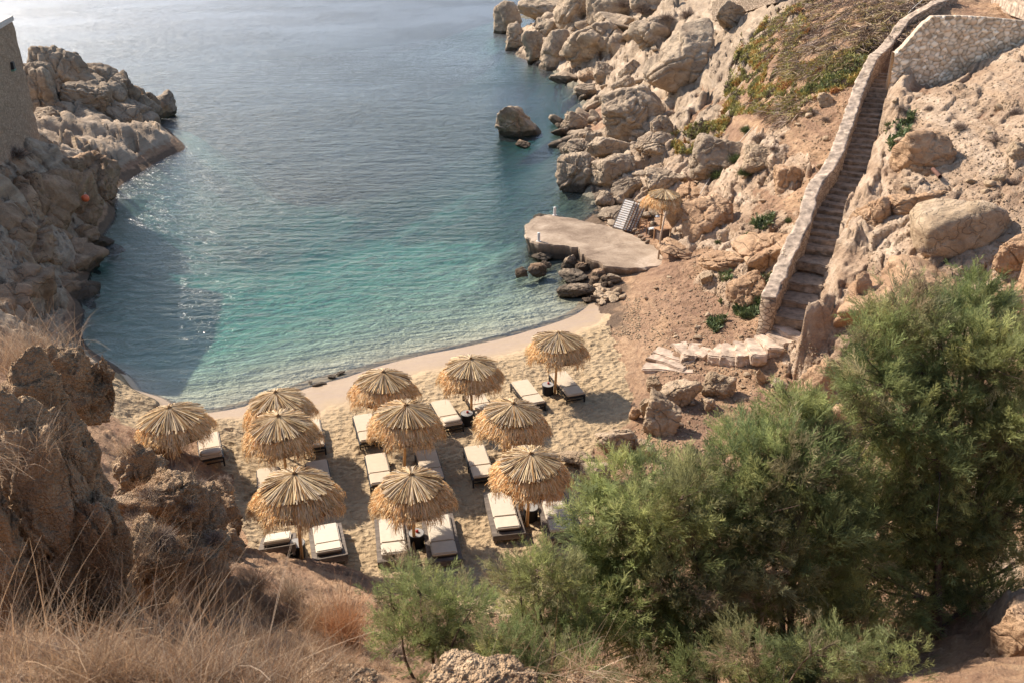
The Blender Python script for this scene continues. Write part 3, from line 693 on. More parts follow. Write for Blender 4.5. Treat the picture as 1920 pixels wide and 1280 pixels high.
stones(24, lambda: (rnd.uniform(1120,1280), rnd.uniform(330,430)), 'grey stone in the scree behind the jetty', 'scree behind the jetty', 'greyrock', .4, 1.1)
stones(40, lambda: (rnd.uniform(1210,1500), rnd.uniform(520,800)), 'small pale stone lying on the brown soil above the beach', 'stones on the brown soil', 'pale', .12, .4)
stones(40, lambda: (rnd.uniform(1300,1900), rnd.uniform(180,480)), 'small pale stone on the steep slope by the stairs', 'stones on the slope', 'pale', .15, .6)
stones(45, lambda: (rnd.uniform(1000,1240), rnd.uniform(5,110)), 'grey tan block on the far headland', 'blocks on the far headland', 'granite', 1.0, 3.2)
for px, py, s in [(622,708,.28),(606,719,.25),(594,722,.3),(582,718,.14),(545,734,.1),(640,700,.25),(634,703,.14)]:
    x, y, h, z = hit1(px, py); o = link('stone', rub[px % 5].copy(), loc=(x, y, h+.04)); o.data.materials.append(M['greyrock']); o.scale = (s*1.3, s, s*.7)
    tag(o, 'small dark stone on the wet sand at the water edge', 'stone', 'stones at the water edge')

# bedrock built of many jointed blocks: far headland, islet, western cliff (one piece of terrain each)
def massif(name, items, mat):
    Vs, Fs, n = [], [], 0
    for i, it in enumerate(items):
        (x, y, z), size, sub, kw = it
        V, Fc = rock_shape(hash((name, i)) % 7919 if False else 2000+i*7+len(name)*131, size, sub=sub, **kw)
        Vs.append(V+np.array([x, y, z])); Fs.append(Fc+n); n += len(V)
    return tag(link(name, mesh_np(name, np.concatenate(Vs), np.concatenate(Fs), smooth=True), M[mat]), kind='structure')
def from_px(x0, x1, y0, y1, dep=.8, sub=5, z=None, push=.38, sink=.38, **kw):
    X, Y, Hh, W, D, Hs = bbox_world(x0, x1, y0, y1, dep, z=z)
    return ((X, Y-D*.38+D*push, Hh+Hs*sink), (W*1.05*(1+(.38-sink)*.8), D*(1+(.38-sink)), Hs*1.3), sub, dict(kw))
HL = [from_px(*b, cracks=3) for b in [(925,978,12,72),(948,998,48,96),(978,1018,68,131),(1012,1068,66,136),(972,1064,-6,42),(1040,1110,-8,60),(1100,1190,-12,50),(1118,1220,28,68),(1000,1050,40,80)]]
HL += [from_px(1054,1186,52,136, sub=6, cracks=5, p=9), from_px(1180,1260,40,100, cracks=3), from_px(1060,1100,30,62), from_px(1120,1150,6,34), from_px(1180,1250,-10,30)]
massif('far_headland', HL, 'granite')
ISL = [from_px(*b, z=zz, cracks=5, sub=6, dep=.9, tilt=.5) for *b, zz in [(45,165,86,205,74),(118,240,118,225,77),(60,210,180,290,70),(140,280,165,300,76),(210,292,145,262,80),(150,272,235,330,70),(70,175,265,350,64),(20,110,120,240,70),
   (90,200,150,250,72),(180,262,190,285,74),(30,120,200,300,67),(120,190,215,300,70),(235,280,195,270,78),(45,110,250,330,62),(100,160,100,180,75)]]
ISL += [from_px(*b, z=zz, cracks=3, tilt=.6) for *b, zz in [(262,300,172,222,83),(284,326,170,214,85),(235,290,210,262,80),(215,255,275,318,74),(160,215,326,352,62),(255,282,160,200,82)]]
massif('rocky_islet', ISL, 'greyrock')
CL = []
rr_ = random.Random(3)
for (x, y, z, a, b_, c) in [(-27.0,57,1.2,6,6,5),(-27.2,53,1.8,5,5,7),(-26.3,50,1.5,5,5,6),(-26.2,46.5,2.2,5.5,6,7.5),(-25.5,43,1.8,6,6,7.5),(-24.5,39.5,1.5,6,6,7),(-23.2,36,1,6,6,6),(-22.5,33,1,7,6,6),(-24.5,49,0,4,5,3),(-23.6,44.5,0,4,5,3.4),(-22.5,40.5,0,4,5,3),
                            (-29,48,4,6,8,5.5),(-28,43,4.4,6,7,6),(-27,38,4.2,7,7,6),(-29,53,3.4,5,5,5),(-26,33,4.5,7,7,6)]:
    x -= 2.4 if y > 50 else .9
    CL.append(((x, y, z), (a, b_, c), 6, dict(cracks=5, lump=1.5, rough=1.5, p=14)))
massif('western_cliff', CL, 'brown')
SLB = [from_px(*b, cracks=cr, sub=6, tilt=.8, dep=dp*1.2, p=15, rough=1.2, sink=-.08) for *b, cr, dp in [(1497,1600,600,770,2,.8),(1585,1700,480,620,2,.9),(1560,1660,690,830,2,.8),(1700,1860,455,580,2,.8),(1640,1762,395,470,3,.8),(1835,1940,90,190,3,.8),(1710,1800,205,320,4,.7),
  (1860,1950,190,290,3,.8),(1790,1880,270,340,3,.8),(1690,1770,330,390,2,.7),(1850,1940,500,640,3,.8),(1880,1960,610,760,2,.8),(1560,1640,420,520,4,.7),(1610,1680,330,430,4,.7),(1660,1720,240,330,4,.7),(1930,1990,420,560,2,.8),
  (1335,1415,440,505,3,.8),(1378,1440,480,570,3,.8),(1292,1352,495,535,2,.7),(1440,1505,315,385,3,.8),(1468,1530,285,345,4,.7),(1385,1460,340,420,3,.8),(1250,1330,440,480,3,.6),(1350,1400,545,590,2,.7),(1275,1330,335,375,3,.8),(1885,1960,1090,1240,2,.8),(1800,1880,950,1050,2,.8)]]
massif('bedrock_slabs', [SLB[i] for i in (0, 1, 2, 3, 6, 9, 10, 11, 13, 15, 25, 26)], 'ochre'); massif('bedrock_ledges', [SLB[i] for i in (16, 17, 20, 22, 24)], 'ochre')
# conglomerate outcrop on the near left
OUT = [from_px(*b, z=zz, sub=sb, cracks=4, rough=1.3, lump=2.0, tilt=.15, p=10, dep=.9, crag=1.3) for *b, zz, sb in [
  (60,196,612,800,13.4,6),(30,214,650,1170,12.7,7),(96,232,720,1180,12.1,6),(20,170,790,1180,11.4,6),(-90,80,800,1180,11.6,6),(-60,60,700,860,13.2,6),(150,262,860,1190,11.8,6),(194,213,664,745,13.7,5),(-60,60,900,1180,10.6,6)]]
massif('near_outcrop', OUT, 'conglo')
RID = [from_px(*b, z=zz, sub=6, cracks=3, rough=1.2, lump=1.6, tilt=.3, dep=1.1, p=10, crag=1.1, sink=.2) for *b, zz in [
  (210,292,790,920,17),(222,345,850,1000,16),(285,400,875,1040,18),(330,438,862,985,22.5),(372,444,890,1030,23.5),(232,345,930,1120,14.5),(300,410,960,1120,16.5),(365,448,960,1090,21)]]
massif('ridge_outcrop', RID, 'conglo')
NR_ = from_px(785,1005,1222,1420, z=6.4, sub=6, cracks=2, rough=1.5, tilt=.1, dep=.8)
o = link('boulder', mesh_np('boulder', *rock_shape(77, NR_[1], sub=6, cracks=2, rough=1.5, tilt=.1, p=9), smooth=True), M['conglo'], loc=NR_[0])
tag(o, 'nearest pitted pinkish rock at the bottom centre of the photo', 'rock')
for bx in [(560,700,1240,1330,7.5),(1060,1120,1262,1320,9)]:
    q = from_px(*bx[:4], z=bx[4]); o = link('boulder', mesh_np('boulder', *rock_shape(bx[0], q[1], sub=5, rough=1.5), smooth=True), M['conglo'], loc=q[0])
    tag(o, 'low pinkish rock at the bottom edge left of the nearest pitted rock' if bx[0] == 560 else 'small pinkish rock at the bottom edge right of the nearest pitted rock', 'rock')

# loose chips and gravel lying about the slope and the back of the beach
rg = np.random.default_rng(9)
def gravel(name, polys, smin, smax, mat):
    Vs, n = [], 0
    T3 = np.array([[1, 0, -.4], [-.5, .87, -.4], [-.5, -.87, -.4], [0.1, 0, .8]]); tf = np.array([[0, 1, 2], [0, 3, 1], [1, 3, 2], [2, 3, 0]]); Fs = []
    for poly, cnt in polys:
        P__ = np.array(poly); X = rg.uniform(P__[:, 0].min(), P__[:, 0].max(), cnt*2); Y = rg.uniform(P__[:, 1].min(), P__[:, 1].max(), cnt*2); m = in_poly(X, Y, P__)
        x, y, h, z = hit(X[m], Y[m]); ok = h > .35; x, y, h = x[ok], y[ok], h[ok]; k_ = len(x)
        q = rg.normal(size=(k_, 3, 3)); q, _ = np.linalg.qr(q); sc = (smin+(smax-smin)*rg.random(k_)**4)[:, None, None]
        V = np.einsum('nij,kj->nki', q, T3)*sc*np.array([1, 1, .7])+np.stack([x, y, h+.01], 1)[:, None]; Vs.append(V.reshape(-1, 3)); Fs.append((tf[None]+np.arange(k_)[:, None, None]*4).reshape(-1, 3)+n); n += k_*4
    return tag(link(name, mesh_np(name, np.concatenate(Vs), np.concatenate(Fs)), M[mat]), kind='stuff')
gravel('gravel', [([(1190,560),(1330,470),(1500,620),(1640,760),(1480,800),(1330,900),(1200,960),(1120,880),(1230,740)], 9000), ([(1300,400),(1500,180),(1620,120),(1560,330),(1440,560),(1300,560)], 6000), ([(1640,420),(1720,170),(1920,90),(1920,560),(1600,620)], 5000), ([(900,1080),(1100,1000),(1100,1200),(860,1200)], 900), ([(1120,560),(1200,560),(1200,640),(1100,620)], 1200)], .015, .09, 'pale')
# ------------------------------------------------------------------ masonry
def masonry_mat(name, a, b_, c_, mortar, sc, bumpd=.03, stretch=(1, 1, 1.35), top=False):
    m, n, b, out = new_mat(name); k = NB(n); p = k.pos(scale=stretch)
    wv = k.node('ShaderNodeTexNoise'); wv.inputs['Scale'].default_value = 2.5; k.L(p, wv.inputs['Vector'])
    pm = k.mix(.06, p, wv.outputs['Color'])
    e = k.vor(pm, sc, 'DISTANCE_TO_EDGE'); cc = k.node('ShaderNodeSeparateColor'); k.L(k.vor(pm, sc, 'F1', 'Color'), cc.inputs[0])
    n2 = k.noise(p, 9, 5, .7)
    c = k.ramp(cc.outputs[0], [(.1, a), (.5, b_), (.9, c_)])
    c = k.mix(k.ramp(n2, [(.3, .45), (.6, 0)]), c, tuple(x*.55 for x in b_))
    f = k.ramp(e, [(0.02, 0.0), (.09, 1.0)]); c = k.mix(f, mortar, c)
    k.L(c, b.inputs['Base Color']); h = k.math('ADD', k.math('MULTIPLY', f, 1.0), k.math('MULTIPLY', n2, .6)); k.L(k.bump(h, bumpd), b.inputs['Normal'])
    return m
M['wallstone'] = masonry_mat('pale_rubble_masonry', (.70, .60, .48), (.60, .50, .39), (.48, .39, .30), (.17, .13, .095), 3.4, .05)
M['parapet'] = masonry_mat('parapet_stonework', (.52, .40, .29), (.44, .33, .235), (.33, .24, .17), (.22, .16, .11), 4.2, .03)
M['towerstone'] = masonry_mat('tower_rubble', (.54, .38, .26), (.46, .32, .215), (.36, .245, .165), (.33, .23, .155), 5.2, .05)
M['plaster'] = simple('worn_lime_plaster', (.41, .315, .235), .9, .4, 3.2, .05, obj=False)
M['paleplaster'] = simple('pale_plaster', (.60, .53, .47), .9, .15, 4, .01, obj=False)
M['step'] = simple('worn_stone_tread', (.30, .225, .16), .9, .3, 4, .02, obj=False)
M['palestep'] = simple('pale_worn_stone_tread', (.50, .375, .275), .9, .35, 2.2, .04, obj=False)
def jetty_mat():
    m, n, b, out = new_mat('worn_concrete'); k = NB(n); p = k.pos()
    n1 = k.noise(p, .5, 6, .65, .4); n2 = k.noise(p, 9, 5, .75)
    c = k.ramp(n1, [(.36, (.22, .155, .105)), (.50, (.33, .245, .17)), (.64, (.46, .355, .26))]); c = k.mix(.35, c, k.ramp(n2, [(.3, .1), (.7, .85)]), 'SOFT_LIGHT')
    sep = k.node('ShaderNodeSeparateXYZ'); k.L(k.node('ShaderNodeNewGeometry').outputs['Position'], sep.inputs[0])
    c = k.mix(k.ramp(k.math('ADD', sep.outputs[2], k.math('MULTIPLY', n1, -.3)), [(.1, .85), (.6, 0.0)]), c, (.045, .037, .028))
    k.L(c, b.inputs['Base Color']); k.L(k.bump(n2, .03), b.inputs['Normal']); return m
M['concrete'] = jetty_mat()

# ------------------------------------------------------------------ stairs on the slope
def resample(line, step):
    out = []; acc = 0; line = [np.array(p, float) for p in line]
    for a, b in zip(line[:-1], line[1:]):
        L = np.hypot(*(b-a)[:2]); t = acc
        while t < L: out.append(a+(b-a)*t/L); t += step
        acc = t-L
    out.append(line[-1]); return np.array(out)
def smooth_line(L, n=8):
    L = L.copy()
    for _ in range(n): L[1:-1] = (L[:-2]+2*L[1:-1]+L[2:])/4
    return L
SL = smooth_line(resample(SW, .25), 4)
seg = np.hypot(*np.diff(SL[:, :2], axis=0).T); cum = np.concatenate([[0], np.cumsum(seg)])
def on_path(s, L=SL, C=None):
    C = cum if C is None else C
    p = np.array([np.interp(s, C, L[:, i]) for i in range(3)]); q = np.array([np.interp(min(s+.3, C[-1]), C, L[:, i]) for i in range(3)]); r_ = np.array([np.interp(max(s-.3, 0), C, L[:, i]) for i in range(3)])
    d = (q-r_)[:2]; d /= np.hypot(*d); return p, d
def tread_mesh(w_, d_, h_, seed):
    r = random.Random(seed); bm = bmesh.new(); box(bm, (0, 0, -h_/2), (w_, d_, h_), bev=.04)
    bmesh.ops.subdivide_edges(bm, edges=[e for e in bm.edges if e.calc_length() > .25], cuts=4, use_grid_fill=True)
    vs_ = np.array([v.co[:] for v in bm.verts]); nn = np.stack([fbm(vs_*1.6+seed+q*30, 3, .6) for q in range(3)], 1)*np.array([.22, .16, .05])
    for v, q in zip(bm.verts, nn): v.co += Vector(q)+Vector((r.uniform(-.01, .01), r.uniform(-.01, .01), r.uniform(-.006, .006)))
    return bm_mesh('step', bm)
stair = empty('stone_stairway', tuple(SW[0])); tag(stair, 'long narrow stone stairway climbing the slope between the parapet and the rock bank', 'stairway')
pos, tot = [], cum[-1]; s = .3; i = 0
while s < tot:
    d_ = 1.25 if i < 4 else .52+.1*random.random(); pos.append((s, d_)); s += d_; i += 1
for s, d_ in pos:
    p, d = on_path(s+d_/2); w_ = 1.5-.35*s/tot
    o = link('step', tread_mesh(w_, d_+.07, .42, int(s*100)), M['step'], stair); h0 = np.interp(s+d_*.45, cum, SL[:, 2])
    o.location = (p[0]-SW[0][0], p[1]-SW[0][1], h0-SW[0][2]+.02); o.rotation_euler = (0, random.uniform(-.015, .015), atan2(d[1], d[0])-pi/2)
# curved flight at the foot
LOWP = [(1488,614,2.4),(1458,634,2.15),(1425,647,1.92),(1390,652,1.68),(1355,655,1.46),(1322,655,1.27),(1292,653,1.12),(1266,660,1.02),(1250,676,.92),(1246,694,.82)]
LW = np.array([P(*a) for a in LOWP]); LW[:, 2] = np.maximum(LW[:, 2], G(LW[:, 0], LW[:, 1])+.04)
LS = smooth_line(resample(LW, .15), 6); lc = np.concatenate([[0], np.cumsum(np.hypot(*np.diff(LS[:, :2], axis=0).T))])
low = empty('curved_steps', tuple(LW[-1])); tag(low, 'pale worn steps curving down to the sand from the foot of the parapet', 'steps')
nl = 13
for i in range(nl):
    s = lc[-1]*(i+.5)/nl; p, d = on_path(s, LS, lc)
    o = link('step', tread_mesh(1.35+.2*(i % 3 == 0)+(.4 if i > 9 else 0), lc[-1]/nl+.10, .5, 500+i), M['palestep'], low)
    o.location = (p[0]-LW[-1][0]+random.uniform(-.12, .12), p[1]-LW[-1][1]+random.uniform(-.12, .12), p[2]-LW[-1][2]-random.uniform(0, .06)); o.rotation_euler = (0, 0, atan2(d[1], d[0])-pi/2+random.uniform(-.22, .22))
# parapet: ring sections swept along the seaward side
def sweep(name, line, wid, top, bot, mat, parent, seedz, nz=.05, cap=.0, cols=6):
    """wall body from z=line.z+bot to line.z+top, rough faces"""
    n = len(line); prof = []
    hs = np.linspace(bot, top, 14)
    for hh in hs: prof.append((-.5, hh))
    for t in np.linspace(-.5, .5, cols+2)[1:-1]: prof.append((t, top))
    for hh in hs[::-1]: prof.append((.5, hh))
    prof = np.array(prof); k = len(prof); V = []
    for i in range(n):
        d = (line[min(i+1, n-1)]-line[max(i-1, 0)])[:2]; d /= np.hypot(*d); nx = np.array([d[1], -d[0]])
        w_ = wid[i] if hasattr(wid, '__len__') else wid
        for t, hh in prof: V.append((line[i][0]+nx[0]*t*w_, line[i][1]+nx[1]*t*w_, line[i][2]+hh))
    V = np.array(V); e = [fbm(V*1.7+seedz+j*40, 4, .6)*nz*2 for j in range(3)]
    F1, F2, cid = worley(V*np.array([3.2, 3.2, 4.5])); V += np.stack(e, 1)
    inn = np.tile(np.abs(prof[:, 0]) > .49, n); V[:, 2] += 0
    Fc = []
    for i in range(n-1):
        for j in range(k-1): a = i*k+j; Fc.append((a, a+1, a+k+1, a+k))
    for j in range((k-1)//2):                                  # close both ends
        Fc.append((j, k-1-j, k-2-j, j+1)); b0 = (n-1)*k; Fc.append((b0+j, b0+j+1, b0+k-2-j, b0+k-1-j))
    return link(name, mesh_np(name, V, np.array(Fc), smooth=False), M[mat], parent)
par = empty('stair_parapet', tuple(SW[0])); par.location = (0, 0, 0)
tag(par, 'thick winding stone parapet with worn plaster top along the seaward side of the stairway', 'wall')
pl = []
for s in np.arange(-.2, tot, .13):
    p, d = on_path(max(s, 0)); off = .98-.2*s/tot; q = np.array([p[0]-d[1]*off, p[1]+d[0]*off, p[2]])
    if s < 0: q[:2] += d*s
    pl.append(q)
pl = np.array(pl)
topx = [(1662,98,10.2),(1700,46,11.75),(1750,18,12.4),(1790,2,13.0)]
tp = np.array([hit1(a[0]-4, a[1]+4)[:3] for a in topx]); tp[:, 2] += .45-1.16
pl = smooth_line(resample(np.concatenate([pl[:-4], tp]), .13), 5)
sweep('stone_body', pl, .56, 1.10, -1.6, 'parapet', par, 3.0)
cl_ = pl.copy(); cl_[:, 2] += 1.11
sweep('coping', cl_, .60, .07, -.02, 'plaster', par, 8.0, nz=.05)

# ------------------------------------------------------------------ retaining wall on the right
def stone_face(name, A, B, topf, botf, mat, parent=None, thick=.5, step=.045, relief=.13, sc=3.3):
    """upright rubble wall from A to B (x,y): front face domed stone by stone, plain back"""
    A = np.array(A[:2]); B = np.array(B[:2]); L = np.hypot(*(B-A)); nx = int(L/step); d = (B-A)/L; nrm = np.array([d[1], -d[0]])
    if nrm@(-A) < 0: nrm = -nrm
    nz_ = 90; V = []
    t = np.linspace(0, 1, nx)
    tops = np.array([topf(q) for q in t]); bots = np.array([botf(q) for q in t])
    T, S = np.meshgrid(t, np.linspace(0, 1, nz_)); X = A[0]+(B[0]-A[0])*T; Y = A[1]+(B[1]-A[1])*T; Z = bots[None]+(tops-bots)[None]*S
    V = np.stack([X.ravel(), Y.ravel(), Z.ravel()], 1)
    al = T.ravel()*L; q = np.stack([al*sc, Z.ravel()*sc*1.25, al*0+.3], 1); q[:, :2] += np.stack([fbm(q*.6, 2), fbm(q*.6+9, 2)], 1)*.3
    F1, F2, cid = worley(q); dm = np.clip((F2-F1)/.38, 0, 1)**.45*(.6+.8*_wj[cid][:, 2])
    V[:, :2] += nrm[None]*(dm*relief+fbm(V*9, 3)*.012)[:, None]
    topr = V[-nx:].copy(); topr[:, :2] -= nrm*thick*.5; topr[:, 2] += .02; back = V[-nx:].copy(); back[:, :2] -= nrm*thick; bk2 = back.copy(); bk2[:, 2] -= 3
    V = np.concatenate([V, topr, back, bk2]); R = nz_+3
    idx = np.arange(R*nx).reshape(R, nx); Fc = np.stack([idx[:-1, :-1], idx[:-1, 1:], idx[1:, 1:], idx[1:, :-1]], -1).reshape(-1, 4)
    cols = np.array([(.70, .56, .41), (.62, .48, .34), (.50, .38, .26), (.74, .62, .47), (.56, .42, .29)])[cid % 5]*(1.0+.3*_wj[cid][:, :1])
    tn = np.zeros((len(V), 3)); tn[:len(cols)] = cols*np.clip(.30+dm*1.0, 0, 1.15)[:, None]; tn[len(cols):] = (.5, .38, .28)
    return link(name, mesh_np(name, V, Fc, tint=tn, smooth=True), M['stoneface'] if mat is None else M[mat], parent)
M['stoneface'] = tint_mat('rubble_stone_face', .9)
WA = at_depth(1668, 150, 48.6); WB = at_depth(2010, 60, 47.0)
def wall_top(q):
    X = WA[0]+(WB[0]-WA[0])*q; Y = WA[1]+(WB[1]-WA[1])*q
    px = project(X, Y, 12.3)[0]; py = np.interp(px, [1650, 1668, 1692, 1704, 1728, 1745, 1800, 1850, 1920, 2000], [112, 106, 98, 84, 48, 31, 30, 33, 40, 44])
    h = 12.0
    for _ in range(6):
        d = Y*CP+(CAM_H-h)*SP; h = CAM_H-d*(SP+(py-640)/F_PX*CP)
    return h
rw = stone_face('retaining_wall', WA, WB, wall_top, lambda q: 8.0, None)
tag(rw, 'tall retaining wall of pale rounded rubble stones at the top of the stairs', 'wall')
def quick_wall(name, A, B, h, th, mat, label, down=.6, cap=None):
    A = Vector(A); B = Vector(B); L = (B-A).length; bm = bmesh.new(); box(bm, (0, 0, (h-down)/2), (L, th, h+down), bev=.03)
    bmesh.ops.subdivide_edges(bm, edges=bm.edges[:], cuts=7, use_grid_fill=True)
    for v in bm.verts: v.co += Vector([random.uniform(-.02, .02) for _ in range(3)])
    o = link(name, bm_mesh(name, bm), M[mat]); o.location = (A+B)/2; o.rotation_euler = (0, -math.asin((B.z-A.z)/L), atan2(B.y-A.y, B.x-A.x)); return tag(o, label, 'wall')
a = hit1(1344, 34); b_ = hit1(1462, 6)
quick_wall('dry_stone_wall', (a[0], a[1], a[2]+.3), (b_[0], b_[1], b_[2]+.6), 1.1, 1.0, 'parapet', 'short dry stone wall capping the grey bluff above the shore boulders')
a = P(1866, -4, 12.9); b_ = P(1950, 24, 12.8)
quick_wall('kerb_wall', a, b_, .35, .35, 'plaster', 'low pale kerb wall in the upper right corner behind the bare red earth')

# ------------------------------------------------------------------ tower on the western cliff
tw = empty('stone_tower', (-31.3, 58.4, 0)); tag(tw, 'tall brown rubble stone tower with light capping on the left cliff', 'tower')
foot = [(0, 0), (6.0, -18.5), (-4, -21), (-11, .6)]
def prism(name, pts, z0, z1, mat, parent, sub=0, jit=0, grow=0):
    bm = bmesh.new(); cx = sum(p[0] for p in pts)/len(pts); cy = sum(p[1] for p in pts)/len(pts)
    g = [(cx+(x-cx)*(1+grow), cy+(y-cy)*(1+grow)) for x, y in pts]
    lo = [bm.verts.new((x, y, z0)) for x, y in g]; hi = [bm.verts.new((x, y, z1)) for x, y in g]; n = len(pts)
    bm.faces.new(lo[::-1]); bm.faces.new(hi)
    for i in range(n): bm.faces.new((lo[i], lo[(i+1) % n], hi[(i+1) % n], hi[i]))
    if sub:
        bmesh.ops.subdivide_edges(bm, edges=bm.edges[:], cuts=sub, use_grid_fill=True)
        for v in bm.verts: v.co += Vector([random.uniform(-jit, jit) for _ in range(3)])
    return link(name, bm_mesh(name, bm), M[mat], parent)
prism('wall', foot, 0.5, 11.6, 'towerstone', tw, 30, .035)
prism('cap', foot, 11.6, 11.9, 'paleplaster', tw, 6, .02, .012)
bm = bmesh.new(); box(bm, (0, 0, 0), (.5, .3, .42), bev=.02); f_ = link('window', bm_mesh('window', bm), M['blackMetal'], tw, loc=(1.12, -3.4, 9.4), rot=(0, 0, atan2(-18.5, 6)))
bm = bmesh.new(); box(bm, (0, 0, 0), (.62, .34, .1), bev=.02); link('sill', bm_mesh('sill', bm), simple('faded_green_paint', (.18, .30, .22), .7), f_, loc=(0, -.01, -.26))
bm = bmesh.new(); tube(bm, [(0, 0, 0), (0, 0, .35), (.05, 0, .7)], [.06, .05, .03]); tube(bm, [(0, 0, .62), (.25, 0, .95)], [.05, .02])
link('finial', bm_mesh('finial', bm), M['paleplaster'], tw, loc=(1.2, -4.4, 11.9))

# ------------------------------------------------------------------ jetty
def resample_closed(pts, step):
    out = []
    for i in range(len(pts)):
        a = np.array(pts[i]); b = np.array(pts[(i+1) % len(pts)]); n = max(1, int(np.hypot(*(b-a)[:2])/step))
        for k in range(n): out.append(a+(b-a)*k/n)
    return np.array(out)
jp = resample_closed([p[:2] for p in JW], .14); jp3 = np.concatenate([jp, np.zeros((len(jp), 1))], 1)
jp += np.stack([fbm(jp3*1.3, 4), fbm(jp3*1.3+50, 4)], 1)*.28; cxy = jp.mean(0)
bm = bmesh.new(); rings = []
for lv, (z, g) in enumerate([(JH, 0), (JH-.1, .012), (JH-.3, .0), (JH-.55, -.03), (JH-.9, -.05), (JH-1.5, -.02), (JH-2.2, 0)]):
    off = fbm(np.concatenate([jp*2.2, np.full((len(jp), 1), z*2.5)], 1), 4, .6)*.22*(lv > 0)
    c = cxy+(jp-cxy)*(1+g+off[:, None]*.12); rings.append([bm.verts.new((x, y, z+random.uniform(-.015, .015))) for x, y in c])
bm.faces.new(rings[0])
n = len(jp)
for a, b in zip(rings[:-1], rings[1:]):
    for i in range(n): bm.faces.new((a[i], a[(i+1) % n], b[(i+1) % n], b[i]))
bmesh.ops.triangulate(bm, faces=[bm.faces[0]]) if False else None
tag(link('concrete_jetty', bm_mesh('concrete_jetty', bm), M['concrete']), 'low irregular concrete jetty reaching into the water below the shore boulders', 'jetty')
for (px, py, lab) in [(1040, 404, 'white mooring post at the far seaward corner of the jetty'), (1010, 453, 'white mooring post on the near seaward edge of the jetty')]:
    x, y, h = P(px, py, JH); bm = bmesh.new(); tube(bm, [(0, 0, -.05), (0, 0, .50), (0, 0, .53)], [.085, .085, .06], 12); tube(bm, [(0, 0, -.02), (0, 0, .03)], .14, 12)
    tag(link('mooring_post', bm_mesh('mooring_post', bm), M['white_post'], loc=(x, y, h)), lab, 'post', 'white mooring posts')

# ------------------------------------------------------------------ thatched parasols
def strips(paths, width, cols):
    """paths (N,K,3), flat ribbons along them; width (N,) ; cols (N,3)"""
    N, K, _ = paths.shape; d = np.gradient(paths, axis=1); d /= np.linalg.norm(d, axis=2, keepdims=True)+1e-9
    up = np.zeros_like(d); up[..., 2] = 1; rnd_ = RNG.normal(size=(N, 1, 3))*.5; s = np.cross(d, up+rnd_); s /= np.linalg.norm(s, axis=2, keepdims=True)+1e-9
    taper = np.linspace(1, .55, K)[None, :, None]; s = s*width[:, None, None]*taper/2
    V = np.stack([paths-s, paths+s], 2).reshape(-1, 3)
    base = np.arange(N)[:, None]*K*2+np.arange(K-1)[None]*2
    Fc = np.stack([base, base+1, base+3, base+2], -1).reshape(-1, 4)
    return V, Fc, np.repeat(cols, K*2, 0)
def straw_cols(n, mixw, r):
    pal = np.array([(.78, .59, .34), (.68, .46, .22), (.62, .33, .12), (.38, .22, .10), (.64, .50, .34), (.18, .12, .07)])
    mixw = np.array(mixw)/sum(mixw); c = pal[r.choice(6, n, p=mixw)]; return c*r.uniform(.8, 1.18, (n, 1))
